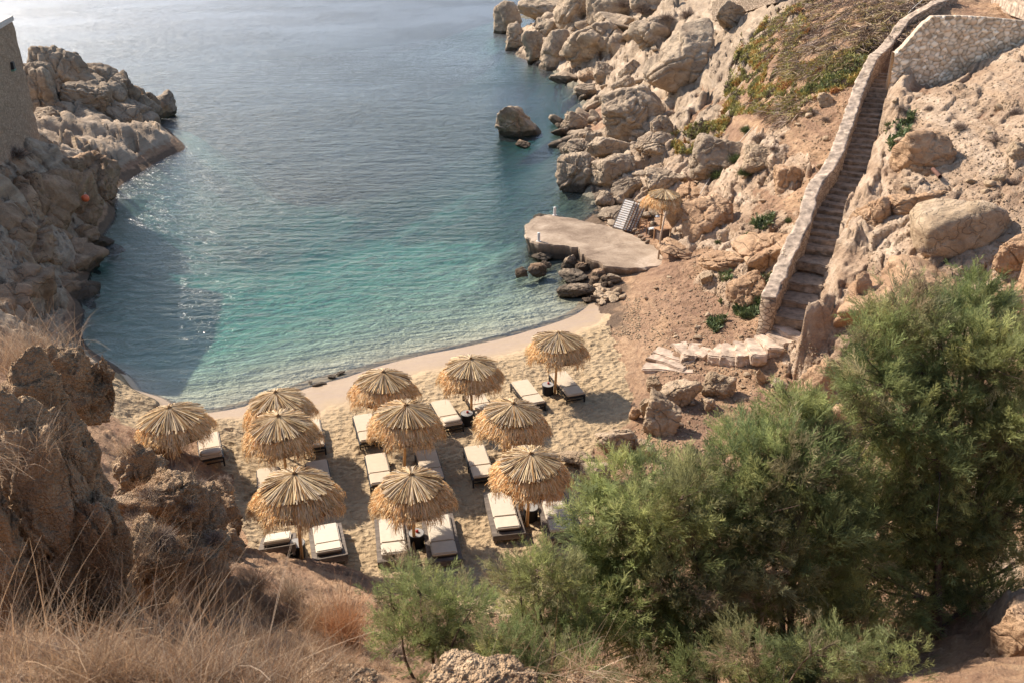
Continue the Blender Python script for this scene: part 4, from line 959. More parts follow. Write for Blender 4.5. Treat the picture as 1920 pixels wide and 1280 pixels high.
def thatch(seed, warm):
    r = np.random.default_rng(seed)
    HA = 2.72
    def prof(t):      # radius parameter -> height of the thatch surface
        return HA-.04-.27*t-.09*t**3-.5*np.clip(t-.95, 0, 9)
    # skirt: several courses of straw that bend over the rim and hang
    P_, W_, C_ = [], [], []
    for course, (r0, r1, hang, n, lift) in enumerate([(.80, 1.10, .25, 900, -.03), (.90, 1.25, .16, 1500, .0), (.80, 1.21, .09, 1100, .03)]):
        a = r.uniform(0, 2*pi, n); clump = .06*np.sin(a*7+seed)+.05*np.sin(a*17+seed*2); aj = a+r.normal(0, .07, n)
        R1 = r1+clump+r.normal(0, .045, n); s0 = r0+r.normal(0, .08, n); hg = np.maximum(hang+r.normal(0, .11, n)+clump, .08)
        K = 6; pts = np.zeros((n, K, 3)); rads = np.stack([s0, s0+(R1-s0)*.5, R1*.93, R1, R1+.015+r.normal(0, .02, n), R1+r.normal(0, .04, n)], 1)
        z0 = prof(s0)+lift-.02; zr = prof(R1*.93)+lift-.06
        zs = np.stack([z0, prof(s0+(R1-s0)*.5)+lift, zr, zr-hg*.3, zr-hg*.68, zr-hg], 1)
        angs = np.stack([a+(aj-a)*t for t in (0, .3, .6, .8, .9, 1.1)], 1)
        pts[..., 0] = rads*np.cos(angs); pts[..., 1] = rads*np.sin(angs); pts[..., 2] = zs+r.normal(0, .008, zs.shape)
        P_.append(pts); W_.append(r.uniform(.010, .024, n)); C_.append(straw_cols(n, [.38, .28, .13+warm*.2, .08, .09-warm*.05, .03-warm*.03], r)*(1.22 if course == 2 else 1.08))  # topmost course gets lighter straw colour to imitate sun on the skirt
    V, Fc, T_ = strips(np.concatenate(P_), np.concatenate(W_), np.concatenate(C_))
    # opaque bedding cone added under the straw to block light
    A_ = np.linspace(0, 2*pi, 49)[:-1]; ring = []
    for rad, z in [(.02, HA-.10), (.4, prof(.4)-.06), (.8, prof(.8)-.07), (1.08, prof(1.05)-.09), (1.13, prof(1.1)-.3)]:
        ring.append(np.stack([rad*np.cos(A_), rad*np.sin(A_), np.full(48, z)], 1))
    ring = np.concatenate(ring); i, j = np.meshgrid(np.arange(4), np.arange(48), indexing='ij'); j2 = (j+1) % 48
    Fb = np.stack([i*48+j, i*48+j2, (i+1)*48+j2, (i+1)*48+j], -1).reshape(-1, 4)
    V2 = np.concatenate([V, ring]); F2_ = np.concatenate([Fc, Fb+len(V)]); T2 = np.concatenate([T_, np.tile([(.22, .14, .08)], (len(ring), 1))])
    skirt = mesh_np('thatch_skirt', V2, F2_, tint=T2)
    # cap: stiff reeds laid like spokes
    n = 250; a = np.linspace(0, 2*pi, n, endpoint=False)+r.normal(0, .014, n); rc = (.94+.16*r.random())+r.normal(0, .045, n)+.05*np.sin(a*(2+seed % 3)+seed)
    off = r.normal(0, .05, n); K = 5; pts = np.zeros((n, K, 3)); f = np.linspace(1, .05, K); capz = lambda q: HA+.05-.33*q-.04*q**3
    for q in range(K):
        rad = rc*f[q]; ang = a+off*(1-f[q])*1.2+r.normal(0, .008, n); z = capz(rad)+.06+r.uniform(0, .07, n)*(.4+.6*f[q])
        pts[:, q, 0] = rad*np.cos(ang); pts[:, q, 1] = rad*np.sin(ang); pts[:, q, 2] = z
    V, Fc, T_ = strips(pts, r.uniform(.015, .036, n), straw_cols(n, [.28, .14, .02, .20, .30, .10], r)*.86)
    nb = 330; a = r.uniform(0, 2*pi, nb); pts = np.zeros((nb, 4, 3))
    for q, t in enumerate(np.linspace(.97, .1, 4)):
        rad = t*r.uniform(.9, 1.01, nb); pts[:, q, 0] = rad*np.cos(a); pts[:, q, 1] = rad*np.sin(a); pts[:, q, 2] = capz(rad)+.02+r.uniform(0, .03, nb)
    Vb, Fb_, Tb = strips(pts, r.uniform(.03, .05, nb), straw_cols(nb, [.1, .15, .0, .40, .1, .25], r)*.7)
    # knot of reeds at the tip
    nk = 90; a = r.uniform(0, 2*pi, nk); pts = np.zeros((nk, 3, 3)); rad0 = r.uniform(0, .05, nk)
    for q, (rr__, zz) in enumerate([(.17, .02), (.08, .13), (.03, .20)]):
        rad = rr__*r.uniform(.6, 1.2, nk); pts[:, q, 0] = rad*np.cos(a); pts[:, q, 1] = rad*np.sin(a); pts[:, q, 2] = HA-.02+zz*r.uniform(.6, 1.1, nk)
    Vk, Fk, Tk = strips(pts, np.full(nk, .026), straw_cols(nk, [.0, .1, .1, .5, .05, .35], r)*.8)
    cap = mesh_np('thatch_cap', np.concatenate([V, Vb, Vk]), np.concatenate([Fc, Fb_+len(V), Fk+len(V)+len(Vb)]), tint=np.concatenate([T_, Tb, Tk]))
    return skirt, cap
TH = [thatch(s, wv) for s, wv in ((1, .0), (2, .4), (3, .8), (4, .2), (5, .5), (6, .1), (7, .3))]
bm = bmesh.new(); tube(bm, [(0, 0, -.5), (.008, 0, 1.0), (-.006, .004, 2.66)], [.058, .052, .047], 12); POLE = bm_mesh('pole', bm, True); POLE.materials.append(M['poleWood'])
bm = bmesh.new()
for q in range(10):
    a = q*2*pi/10; tube(bm, [(.04*cos(a), .04*sin(a), 2.52), (.95*cos(a), .95*sin(a), 2.18)], .016, 6)
for rad, z in ((.55, 2.33), (.93, 2.19)): tube(bm, [(rad*cos(a), rad*sin(a), z) for a in np.linspace(0, 2*pi, 25)], .012, 5, cap=False)
RIBS = bm_mesh('ribs', bm); RIBS.materials.append(M['poleWood'])
UMB = [ # foot px,py, variant, lean, label
 (1040, 739, 0, 'thatched parasol farthest from the camera on the sand, alone near the right end'),
 (884, 786, 1, 'round shaggy thatched parasol standing between two beds and a table in the far row'),
 (722, 820, 0, 'thatched parasol in the far row, its front edge hidden by the one before it'),
 (758, 888, 3, 'thatched parasol mid group with a bed each side of its bare pole'),
 (951, 884, 1, 'thatched parasol touching behind the nearest right parasol, casting a shadow on open sand'),
 (988, 985, 2, 'large reddish fringed thatched parasol nearest the green trees'),
 (777, 1029, 1, 'nearest thatched parasol at the centre over two wooden framed beds'),
 (566, 1046, 3, 'nearest thatched parasol at the left, its pole foot hidden by dry grass'),
 (541, 908, 3, 'thatched parasol with greyish cap overlapping the one right behind it'),
 (540, 858, 1, 'thatched parasol mostly hidden behind the greyish capped one'),
 (349, 897, 0, 'leftmost thatched parasol, its base hidden by the rocky ridge'),
 (1237, 446, 2, 'small thatched parasol at the back of the concrete jetty against the rocks')]
proto = None
for i, (px, py, var, lab) in enumerate(UMB):
    x, y, h, z = hit1(px, py)
    if i == 10: x, y, h = P(349, 897, .5)
    if i == 11: x, y, h = P(1237, 441, 1.35)
    u = empty('thatched_parasol', (x, y, h)); sc = random.uniform(.93, .97)
    if i == 11: sc = .93
    u.scale = (sc,)*3; u.rotation_euler = (random.uniform(-.08, .08), random.uniform(-.08, .08), i*1.3)
    tag(u, lab, 'parasol', 'thatched parasols'); vv = {2: 4, 4: 5, 9: 6, 8: 3, 10: 0, 6: 5, 7: 3}.get(i, var)
    link('pole', POLE, None, u); link('ribs', RIBS, None, u)
    for part, ms, nm in ((0, TH[vv][0], 'thatch_skirt'), (1, TH[vv][1], 'thatch_cap')):
        o = link(nm, ms, M['straw'], u); o.rotation_euler = (0, 0, i*.9)

# ------------------------------------------------------------------ sun loungers
def cushion(bm, y0, y1, w_, z0, z1, bev=.035, sag=0.0):
    box(bm, (0, (y0+y1)/2, (z0+z1)/2), (w_, y1-y0, z1-z0), bev=bev)
def make_metal(pillow=False):
    t = empty('sun_lounger'); W2 = .37; zt = .30
    bm = bmesh.new()
    for sx in (-1, 1):
        box(bm, (sx*W2, 0, zt), (.045, 2.0, .045)); box(bm, (sx*W2, 0, .14), (.03, 1.9, .03))
        for q in range(6):
            y = -.78+q*.31; box(bm, (sx*W2, y, .22), (.022, .022, .16))
            rt_ = Matrix.Rotation(.46*(1 if q % 2 else -1), 4, 'X'); box(bm, (sx*W2+.002*sx, y+.15, .22), (.016, .30, .018), rt_)
    for q in range(9): box(bm, (0, -.96+q*.24, zt-.004), (.70, .05, .02))
    box(bm, (0, -.978, zt), (.70, .045, .06)); box(bm, (0, .978, zt), (.70, .045, .045)); box(bm, (0, -.93, .14), (.72, .03, .03))
    link('frame', bm_mesh('frame', bm), M['blackMetal'], t)
    for sx in (-1, 1):
        for sy in (-.93, .0, .93):
            bm = bmesh.new(); box(bm, (sx*W2, sy, .115), (.055, .055, .33), bev=.006); link('leg', bm_mesh('leg', bm), M['blackMetal'], t)
    bm = bmesh.new(); cushion(bm, -.30, .97, .72, .325, .425); link('mattress', bm_mesh('mattress', bm), M['cream'], t)
    bm = bmesh.new(); cushion(bm, -.97, -.315, .72, .325, .435); link('head_cushion', bm_mesh('head_cushion', bm), M['cream'], t)
    if pillow:
        bm = bmesh.new(); bmesh.ops.create_uvsphere(bm, u_segments=20, v_segments=12, radius=1)
        for v in bm.verts:
            s_ = lambda q: math.copysign(abs(q)**.55, q); v.co = Vector((s_(v.co.x)*.34, s_(v.co.y)*.19-.74, v.co.z*.07+.48))
        link('pillow', bm_mesh('pillow', bm, True), M['white'], t)
    return t
def make_wood():
    t = empty('sun_lounger'); bm = bmesh.new()
    for sx in (-1, 1): box(bm, (sx*.475, 0, .19), (.05, 2.3, .17), bev=.006)
    for sy in (-1, 1): box(bm, (0, sy*1.13, .19), (.897, .05, .165), bev=.006)
    for sx in (-1, 1): box(bm, (sx*.425, 0, .276), (.155, 2.3, .025), bev=.004)
    for sy in (-1, 1): box(bm, (0, sy*1.07, .2765), (.692, .155, .025), bev=.004)
    link('frame', bm_mesh('frame', bm), M['greyWood'], t)
    bm = bmesh.new()
    for q in range(14): box(bm, (0, -.9+q*.14, .235), (.86, .07, .02))
    link('slats', bm_mesh('slats', bm), M['greyWood'], t)
    for sx in (-1, 1):
        for sy in (-1.08, 1.08):
            bm = bmesh.new(); box(bm, (sx*.43, sy, .06), (.08, .08, .14), bev=.005); link('leg', bm_mesh('leg', bm), M['greyWood'], t)
    bm = bmesh.new(); cushion(bm, -.33, .99, .74, .29, .40); link('mattress', bm_mesh('mattress', bm), M['white'], t)
    bm = bmesh.new(); box(bm, (0, -.68, .385), (.74, .66, .10), Matrix.Rotation(-.10, 4, 'X'), bev=.035); link('head_cushion', bm_mesh('head_cushion', bm), M['white'], t)
    bm = bmesh.new(); box(bm, (0, -.68, .315), (.70, .62, .02), Matrix.Rotation(-.10, 4, 'X')); link('backrest', bm_mesh('backrest', bm), M['greyWood'], t)
    return t
BEDS = [ # far px, near px, kind, label
 ((973,711),(1007,756),'m','black framed lounger with cream cushions left of the farthest parasol'),
 ((1046,698),(1080,738),'m','black framed lounger right of the farthest parasol, its head end striped by the thatch shadow'),
 ((824,749),(851,796),'p','black framed lounger with a pillow left of the round shaggy parasol'),
 ((884,726),(911,773),'p','black framed lounger with a pillow right of the round shaggy parasol, half under the fringe'),
 ((680,776),(694,824),'m','black framed lounger showing only its left half beside the far left central parasol'),
 ((703,845),(717,912),'m','black framed lounger left of the bare pole of the middle parasol'),
 ((797,840),(814,904),'m','black framed lounger right of the bare pole of the middle parasol'),
 ((888,832),(909,896),'m','black framed lounger left of the parasol behind the large reddish one'),
 ((966,820),(988,884),'m','black framed lounger almost hidden between the two right central parasols'),
 ((936,924),(953,990),'w','wooden platform lounger left of the large reddish parasol'),
 ((1034,926),(1053,992),'w','wooden platform lounger right of the large reddish parasol, partly behind leaves'),
 ((732,966),(740,1045),'w','wooden platform lounger left of the nearest central parasol'),
 ((820,964),(834,1038),'w','wooden platform lounger right of the nearest central parasol'),
 ((608,975),(620,1053),'w','wooden platform lounger right of the nearest left parasol, next to dry grass'),
 ((520,985),(524,1062),'w','wooden platform lounger behind dry grass left of the nearest left parasol'),
 ((502,873),(506,938),'m','black framed lounger left of the pole of the greyish capped parasol'),
 ((592,861),(604,924),'m','black framed lounger right of the greyish capped parasol, half in shadow'),
 ((581,786),(590,840),'m','black framed lounger with only its dark end showing beside the hidden parasol'),
 ((389,810),(398,865),'p','black framed lounger with a pillow right of the leftmost parasol'),
]
protos = {'m': make_metal(), 'p': make_metal(True), 'w': make_wood()}; used = set()
for (a, b_, kd, lab) in BEDS:
    gh = .45
    for _ in range(3):
        A = P(a[0], a[1], gh+.42); B = P(b_[0], b_[1], gh+.42); gh = float(G((A[0]+B[0])/2, (A[1]+B[1])/2)[0])
    cx, cy = (A[0]+B[0])/2, (A[1]+B[1])/2; dx, dy = A[0]-B[0], A[1]-B[1]
    o = protos[kd] if kd not in used else copy_tree(protos[kd]); used.add(kd)
    d = np.array([dx, dy])/np.hypot(dx, dy); ga = float(G(cx+d[0]*.8, cy+d[1]*.8)[0]); gb = float(G(cx-d[0]*.8, cy-d[1]*.8)[0])
    o.location = (cx, cy, (ga+gb)/2+.01); o.rotation_euler = (math.atan2(ga-gb, 1.6), 0, atan2(-dx, dy)); tag(o, lab, 'sun lounger', 'sun loungers on the sand')
# drum side tables
TAB = [(1027,739,'black woven drum table between the beds of the farthest parasol',1),(876,794,'black woven drum table under the round shaggy parasol',1),(782,1021,'dark drum table with pale top beside the pole of the nearest central parasol',1),
       (995,972,'dark drum table behind the pole of the large reddish parasol',0),(559,1042,'dark drum table beside the pole of the nearest left parasol',0),(547,915,'pale topped drum table behind the pole of the greyish capped parasol',0)]
tp_ = None
for i, (px, py, lab, red) in enumerate(TAB):
    x, y, h, z = hit1(px, py)
    if tp_ is None:
        t = tp_ = empty('drum_table'); bm = bmesh.new(); tube(bm, [(0, 0, 0), (0, 0, .05), (0, 0, .25), (0, 0, .45)], [.205, .215, .225, .235], 28); link('drum', bm_mesh('drum', bm, False), M['darkweave'], t)
        bm = bmesh.new(); tube(bm, [(0, 0, .452), (0, 0, .475)], .245, 28); link('table_top', bm_mesh('table_top', bm), M['blackMetal'], t)
        bm = bmesh.new(); tube(bm, [(0, 0, .4755), (0, 0, .479)], .225, 28); link('inlay', bm_mesh('inlay', bm), M['tabletop'], t)
    else: t = copy_tree(tp_)
    t.location = (x, y, h-.01); tag(t, lab, 'side table', 'drum side tables')
    if red:
        bm = bmesh.new(); tube(bm, [(0, 0, 0), (0, 0, .05), (0, 0, .075)], [.045, .05, .03], 14)
        tag(link('ashtray', bm_mesh('ashtray', bm), M['redglass'], loc=(x+.02, y+.03, h+.47)), ['small red ashtray on the drum table farthest from the camera', 'small red ashtray on the drum table under the round shaggy parasol', 'small red ashtray on the drum table of the nearest central parasol'][i], 'ashtray')

# ------------------------------------------------------------------ furniture at the back of the jetty
def lean_bed(i):
    t = empty('stacked_lounger'); bm = bmesh.new()
    for sx in (-1, 1): box(bm, (sx*.33, 0, 0), (.05, 1.95, .07), bev=.005)
    for sy in (-1, 1): box(bm, (0, sy*.95, 0), (.612, .05, .07), bev=.005)
    link('frame', bm_mesh('frame', bm), M['chairWood' if i % 2 else 'greyWood'], t)
    bm = bmesh.new()
    for q in range(13): box(bm, (0, -.84+q*.14, .012), (.608, .09, .02))
    link('slats', bm_mesh('slats', bm), M['white_post'], t); return t
base = Vector(P(1158, 430, JH)); axis = Vector((.50, .60, 1.02)).normalized(); side = Vector((.86, -.5, 0)).normalized(); nrm = axis.cross(side).normalized()
if nrm.z < 0: nrm = -nrm; side = -side
LL = ['front sun lounger of the stack leaning on the rocks', 'second sun lounger of the stack leaning on the rocks', 'third sun lounger of the stack leaning on the rocks', 'fourth sun lounger of the stack leaning on the rocks', 'rearmost sun lounger of the stack leaning on the rocks']
for i in range(5):
    t = lean_bed(i); s_ = nrm.cross(axis).normalized() if False else axis.cross(nrm).normalized()
    Mx = Matrix((s_, axis, nrm)).transposed(); t.rotation_euler = Mx.to_euler()
    t.location = base+axis*.97+Vector((.13, -.02, .0))*i*1.0-nrm*.115*i; tag(t, LL[i], 'sun lounger', 'folded loungers leaning by the jetty')
def chair(loc, rz):
    t = empty('wooden_chair', loc, rz)
    bm = bmesh.new()
    for q in range(5): box(bm, (-.18+q*.09, 0, .45), (.075, .44, .022))
    link('seat', bm_mesh('seat', bm), M['chairWood'], t)
    bm = bmesh.new()
    for z in (.62, .74, .86): box(bm, (0, .21, z), (.36, .02, .07))
    link('backrest', bm_mesh('backrest', bm), M['chairWood'], t)
    for sx in (-1, 1):
        for sy in (-1, 1):
            hh = .92 if sy > 0 else .66; bm = bmesh.new(); box(bm, (sx*.21, sy*.21, hh/2), (.045, .045, hh), bev=.004); link('leg', bm_mesh('leg', bm), M['chairWood'], t)
        bm = bmesh.new(); box(bm, (sx*.235, 0, .66), (.05, .46, .025)); link('armrest', bm_mesh('armrest', bm), M['chairWood'], t)
    return t
x, y, h, _ = hit1(1208, 437); x, y, h = P(1208, 437, .95)
tag(chair((x, y, h), 2.6), 'wooden armchair on the raised ledge at the back of the jetty', 'chair')
x, y, h = P(1241, 452, .95); t = empty('grill_table', (x, y, h), .5); tag(t, 'dark box shaped grill table with wooden top beside the armchair', 'table')
bm = bmesh.new(); box(bm, (0, 0, .42), (.62, .52, .62), bev=.02); link('cabinet', bm_mesh('cabinet', bm), simple('dull_brown_metal', (.16, .12, .10), .6), t)
bm = bmesh.new(); box(bm, (0, 0, .75), (.82, .66, .035), bev=.006); link('table_top', bm_mesh('table_top', bm), M['chairWood'], t)
for sx in (-1, 1):
    for sy in (-1, 1): bm = bmesh.new(); box(bm, (sx*.36, sy*.28, .365), (.05, .05, .73)); link('leg', bm_mesh('leg', bm), M['chairWood'], t)
x, y, h = P(1222, 440, .95); t = empty('cool_box', (x, y, h), .3); tag(t, 'small white topped dark box on the ledge between armchair and grill table', 'box')
bm = bmesh.new(); box(bm, (0, 0, .17), (.5, .34, .34), bev=.03); link('body', bm_mesh('body', bm), M['greyWood'], t)
bm = bmesh.new(); box(bm, (0, 0, .36), (.52, .36, .05), bev=.015); link('lid', bm_mesh('lid', bm), M['white_post'], t)
# raised kerb of stones in front of the furniture
kb = [(1190,434),(1195,440),(1201,446),(1207,451),(1213,456)]
for i, (px, py) in enumerate(kb):
    x, y, h = P(px, py, JH); m_ = rub[i % 5].copy(); m_.materials.clear(); m_.materials.append(M['greyrock']); o = link('kerb_stone', m_, loc=(x, y, h+.07)); o.scale = (.38, .26, .3); o.rotation_euler = (0, 0, .6)
    tag(o, 'squared grey kerb stone in the row edging the ledge behind the jetty', 'stone', 'kerb stones of the ledge')
o = empty('shower_post', P(1234, 486, JH)); tag(o, 'tall leaning wooden shower post with a grey head at the landward edge of the jetty', 'post')
bm = bmesh.new(); tube(bm, [(0, 0, -.3), (.05, .02, 1.3), (.22, .05, 2.62)], [.055, .05, .045], 10); link('pole', bm_mesh('pole', bm, True), simple('silvered_pole', (.44, .34, .25), .8, .2, 9), o)
bm = bmesh.new(); tube(bm, [(.2, .05, 2.42), (-.16, .0, 2.50), (-.2, 0, 2.44)], [.018, .018, .018], 8); sh = link('arm', bm_mesh('arm', bm), M['blackMetal'], o)
bm = bmesh.new(); tube(bm, [(-.2, 0, 2.46), (-.2, 0, 2.40), (-.2, 0, 2.37)], [.03, .12, .12], 14); link('shower_head', bm_mesh('shower_head', bm), simple('grey_metal', (.30, .30, .32), .4, .1), sh)
x, y, h, z = hit1(1757, 334); o = empty('drain_pipe', (x, y-.05, h+.15)); tag(o, 'dark open pipe end sticking out of the soil on the right slope', 'pipe')
bm = bmesh.new(); tube(bm, [(0, .6, .1), (0, 0, 0), (0, -.2, -.03)], .09, 16, cap=False); link('pipe_wall', bm_mesh('pipe_wall', bm, True), simple('rusty_pipe', (.14, .07, .05), .8, .3), o)
bm = bmesh.new(); tube(bm, [(0, .5, .08), (0, -.05, -.01)], .082, 16); link('hollow', bm_mesh('hollow', bm), M['blackMetal'], o)  # solid black plug standing in for the shade inside the pipe
# buoy on the left cliff, ropes
x, y, h = at_depth(160, 372, 50.5)
o = empty('marker_buoy', (x, y, h)); tag(o, 'orange round buoy caught on the left cliff above the water', 'buoy')
bm = bmesh.new(); bmesh.ops.create_uvsphere(bm, u_segments=20, v_segments=12, radius=.22); link('ball', bm_mesh('ball', bm, True), M['buoy'], o)
bm = bmesh.new(); tube(bm, [(0, 0, .2), (0, 0, .30), (.06, 0, .33), (.08, 0, .26)], .025, 8); link('eye', bm_mesh('eye', bm), M['rope'], o)
def rope(pts, lab, up=.25, r=.025):
    W_ = []
    for px, py in pts:
        x, y, h, z = hit1(px, py); W_.append((x, y, h+up))
    bm = bmesh.new(); tube(bm, [tuple(p) for p in smooth_line(resample(W_, .3), 3)], r, 6); tag(link('rope', bm_mesh('rope', bm, True), M['rope']), lab, 'rope')
rope([(1312,372),(1328,345),(1345,322),(1372,292),(1395,262),(1412,246)], 'thin pale rope hanging down the slope across the dark bushes')
rope([(1701,34),(1712,22),(1724,12),(1736,3)], 'pale rope end left of the upper parapet near the top edge')
# ------------------------------------------------------------------ vegetation
bpy.context.view_layer.update()
DG = bpy.context.evaluated_depsgraph_get()
GROUND_NAMES = ('hillside', 'near_outcrop', 'ridge_outcrop', 'boulder', 'western_cliff', 'far_headland', 'rocky_islet')
def cast(px, py, names=GROUND_NAMES):
    """real surface point (and normal) seen at a photo pixel"""
    u = (px-960)/F_PX; v = (py-640)/F_PX
    d = Vector((u, CP-v*SP, -(SP+v*CP))).normalized()
    ok, loc, nor, idx, ob, mat_ = scene.ray_cast(DG, Vector((0, 0, CAM_H)), d)
    if ok and ob.name.split('.')[0] in names: return loc, nor, ob.name
    return None
def poly_px(poly, n, r):
    xs = [p[0] for p in poly]; ys = [p[1] for p in poly]; out = []
    P_ = np.array(poly)
    while len(out) < n:
        X = r.uniform(min(xs), max(xs), n*2); Y = r.uniform(min(ys), max(ys), n*2); m = in_poly(X, Y, P_); out += list(zip(X[m], Y[m]))
    return out[:n]
def ribbons(base, dirv, length, bend, width, cols, K=4):
    """curved blades: base (N,3), initial direction (N,3), sideways bend vector (N,3)"""
    t = np.linspace(0, 1, K)[None, :, None]; L = length[:, None, None]
    pts = base[:, None]+dirv[:, None]*t*L+bend[:, None]*(t**2)*L
    d = np.gradient(pts, axis=1); s = np.cross(d, RNG.normal(size=(len(base), 1, 3))); s /= np.linalg.norm(s, axis=2, keepdims=True)+1e-9
    s = s*(width[:, None, None]*np.linspace(1, .25, K)[None, :, None]/2)
    V = np.stack([pts-s, pts+s], 2).reshape(-1, 3); b0 = np.arange(len(base))[:, None]*K*2+np.arange(K-1)[None]*2
    return V, np.stack([b0, b0+1, b0+3, b0+2], -1).reshape(-1, 4), np.repeat(cols, K*2, 0)
GPAL = np.array([(.50, .36, .23), (.40, .27, .17), (.30, .18, .10), (.60, .48, .35), (.24, .17, .125), (.46, .25, .12)])
def grass_mesh(name, clumps, r, per=22, lmin=.2, lmax=.6, wd=.0045, warm=None, lean=None, K=4, spread=.05):
    B, D_, L, BD, W_, C_ = [], [], [], [], [], []
    for (loc, sc) in clumps:
        n = max(3, int(per*r.uniform(.5, 1.4))); a = r.uniform(0, 2*pi, n); q = np.abs(r.normal(0, .33 if warm is None else .2, n))
        dv = np.stack([np.cos(a)*q, np.sin(a)*q, np.ones(n)], 1); dv += np.array([r.normal(.1, .3), r.normal(0, .3), 0])
        dv /= np.linalg.norm(dv, axis=1)[:, None]
        B.append(np.array(loc)[None]+np.stack([r.normal(0, spread, n), r.normal(0, spread, n), np.full(n, -.03)], 1)*sc); D_.append(dv)
        L.append(r.uniform(lmin, lmax, n)*sc); bb = np.stack([np.cos(a), np.sin(a), -np.abs(r.normal(.4, .3, n))], 1)*r.uniform(.05, .55, n)[:, None]; BD.append(bb)
        W_.append(r.uniform(.6, 1.5, n)*wd); base = GPAL[int(np.clip((float(fbm(np.array([[loc[0]*.5, loc[1]*.5, 7.]]), 2)[0])+.5)*6+r.normal(0, 1.3), 0, 5))]*r.uniform(.55, 1.2)
        if warm is not None: base = np.array(warm)
        C_.append((base*.6+GPAL[r.integers(0, 6, n)]*.4)*r.uniform(.75, 1.2, (n, 1)))
    V, Fc, T_ = ribbons(np.concatenate(B), np.concatenate(D_), np.concatenate(L), np.concatenate(BD), np.concatenate(W_), np.concatenate(C_), K)
    return mesh_np(name, V, Fc, tint=T_)
r5 = np.random.default_rng(21)
# dense dry grass on the slope under the camera
GR = [[(0,1080),(120,1060),(230,1170),(330,1130),(440,1120),(540,1160),(690,1180),(700,1230),(640,1290),(-20,1300)],
      [(230,1040),(330,1040),(430,1060),(500,1120),(560,1160),(400,1160),(260,1150)],
      [(240,870),(330,870),(430,900),(440,1000),(330,1040),(230,1000)]]
cl_list = []
for poly, n in ((GR[0], 2300), (GR[1], 950), (GR[2], 450), ([(430,1060),(560,1120),(700,1150),(700,1230),(560,1260),(440,1200)], 500)):
    for px, py in poly_px(poly, n, r5):
        h_ = cast(px, py)
        if h_:
            dd = (h_[0]-Vector((0, 0, CAM_H))).length
            nf = float(fbm(np.array([[h_[0].x*.7, h_[0].y*.7, 2.]]), 3)[0])
            if nf < -.08 and r5.random() < .8: continue
            if h_[2].startswith('hillside') or r5.random() < .25: cl_list.append((h_[0][:], (.7+.5*r5.random())*(1 if dd < 9 else .95 if dd < 14 else .8)))
tag(link('dry_grass', grass_mesh('dry_grass', cl_list, r5, per=20, lmin=.10, lmax=.42, wd=.0045), M['drygrass']), kind='stuff')
# tall sparse stalks near the camera
cl2 = []
for px, py in poly_px([(-10,1050),(200,1020),(420,1080),(560,1130),(560,1290),(-10,1290)], 330, r5):
    h_ = cast(px, py)
    if h_: cl2.append((h_[0][:], 1.0))
for px, py in poly_px([(980,1200),(1400,1180),(1500,1290),(960,1290)], 60, r5):
    h_ = cast(px, py)
    if h_: cl2.append((h_[0][:], .9))
tag(link('dry_stalks', grass_mesh('dry_stalks', cl2, r5, per=7, lmin=.45, lmax=1.05, wd=.006, K=6, spread=.12), M['drygrass']), kind='stuff')
def tuft(px, py, lab, sc=1.0, z=None, per=260, lmin=.3, lmax=.8, warm=None, spread=.10, wd=.006):
    if z: loc = Vector(at_depth(px, py, z))
    else:
        h_ = cast(px, py); 
        if not h_: return
        loc = h_[0]
    m = grass_mesh('grass_tuft', [((0, 0, 0), sc)]*3, r5, per=per//3, lmin=lmin, lmax=lmax, wd=wd, spread=spread, K=5, warm=warm)
    return tag(link('grass_tuft', m, M['drygrass'], loc=loc), lab, 'grass tuft', 'dry grass tufts')
tuft(640, 1205, 'tall rusty orange tuft of dry grass at the bottom, left of the green bushes', 1.3, spread=.15, per=1000, lmin=.5, lmax=1.0, wd=.008, warm=(.56, .27, .12))
tuft(590, 1180, 'straw tuft of dry grass left of the tall rusty one', 1.2, spread=.14, per=500, lmin=.35, lmax=.85, wd=.007, warm=(.50, .33, .19))
tuft(60, 665, 'upright tawny grass tuft crowning the left outcrop', 1.3, z=13.6, per=420, lmax=.7, spread=.22)
tuft(20, 690, 'grass tuft at the left frame edge on the outcrop', 1.2, z=13.0, per=300, spread=.2)
tuft(60, 860, 'shaggy grass tuft in the shaded crevice of the left outcrop', 1.0, z=10.6, per=300, spread=.15)
tuft(235, 850, 'wispy grass tuft right of the outcrop near the leftmost parasol', .8, z=14.6, per=140)
tuft(545, 1130, 'leaning straw tuft below the nearest left parasol', 1.2, per=420, wd=.008)
tuft(480, 1100, 'pale tuft of dry grass on the ridge end beside the sand', 1.2, per=420, wd=.008)
tuft(720, 1255, 'greyish tuft of dead grass at the foot of the small green bush', .9, per=240)
for px, py, lab in [(1700,1165,'thin dead tuft under the right tree'),(1545,1200,'thin dead tuft between the tree trunks'),(1090,1262,'tuft of bleached stalks right of the nearest pitted rock')]:
    tuft(px, py, lab, .9, per=90, lmax=.9)
# rounded dead shrubs
def shrub_mesh(r, n=900, R=1.0, cols=((.30, .23, .18), (.22, .165, .13), (.38, .29, .22), (.15, .11, .09)), h=.75):
    a = r.uniform(0, 2*pi, n); e = np.arccos(r.uniform(0, 1, n)); s0 = r.uniform(0, .55, n)
    dv = np.stack([np.cos(a)*np.sin(e), np.sin(a)*np.sin(e), np.cos(e)*h+.1], 1); base = dv*s0[:, None]*R+r.normal(0, .07, (n, 3))*R
    L = (r.uniform(.75, 1.1, n)-s0)*R; dd = dv+r.normal(0, .35, (n, 3)); dd /= np.linalg.norm(dd, axis=1)[:, None]
    C = np.array(cols)[r.integers(0, len(cols), n)]*r.uniform(.8, 1.2, (n, 1))
    return ribbons(base, dd, L*.8, r.normal(0, .25, (n, 3)), r.uniform(.012, .03, n)*R, C, 3)
SB = [mesh_np('dry_shrub', *(lambda q: (q[0], q[1]))(q_), tint=q_[2]) for q_ in [shrub_mesh(r5) for _ in range(3)]]
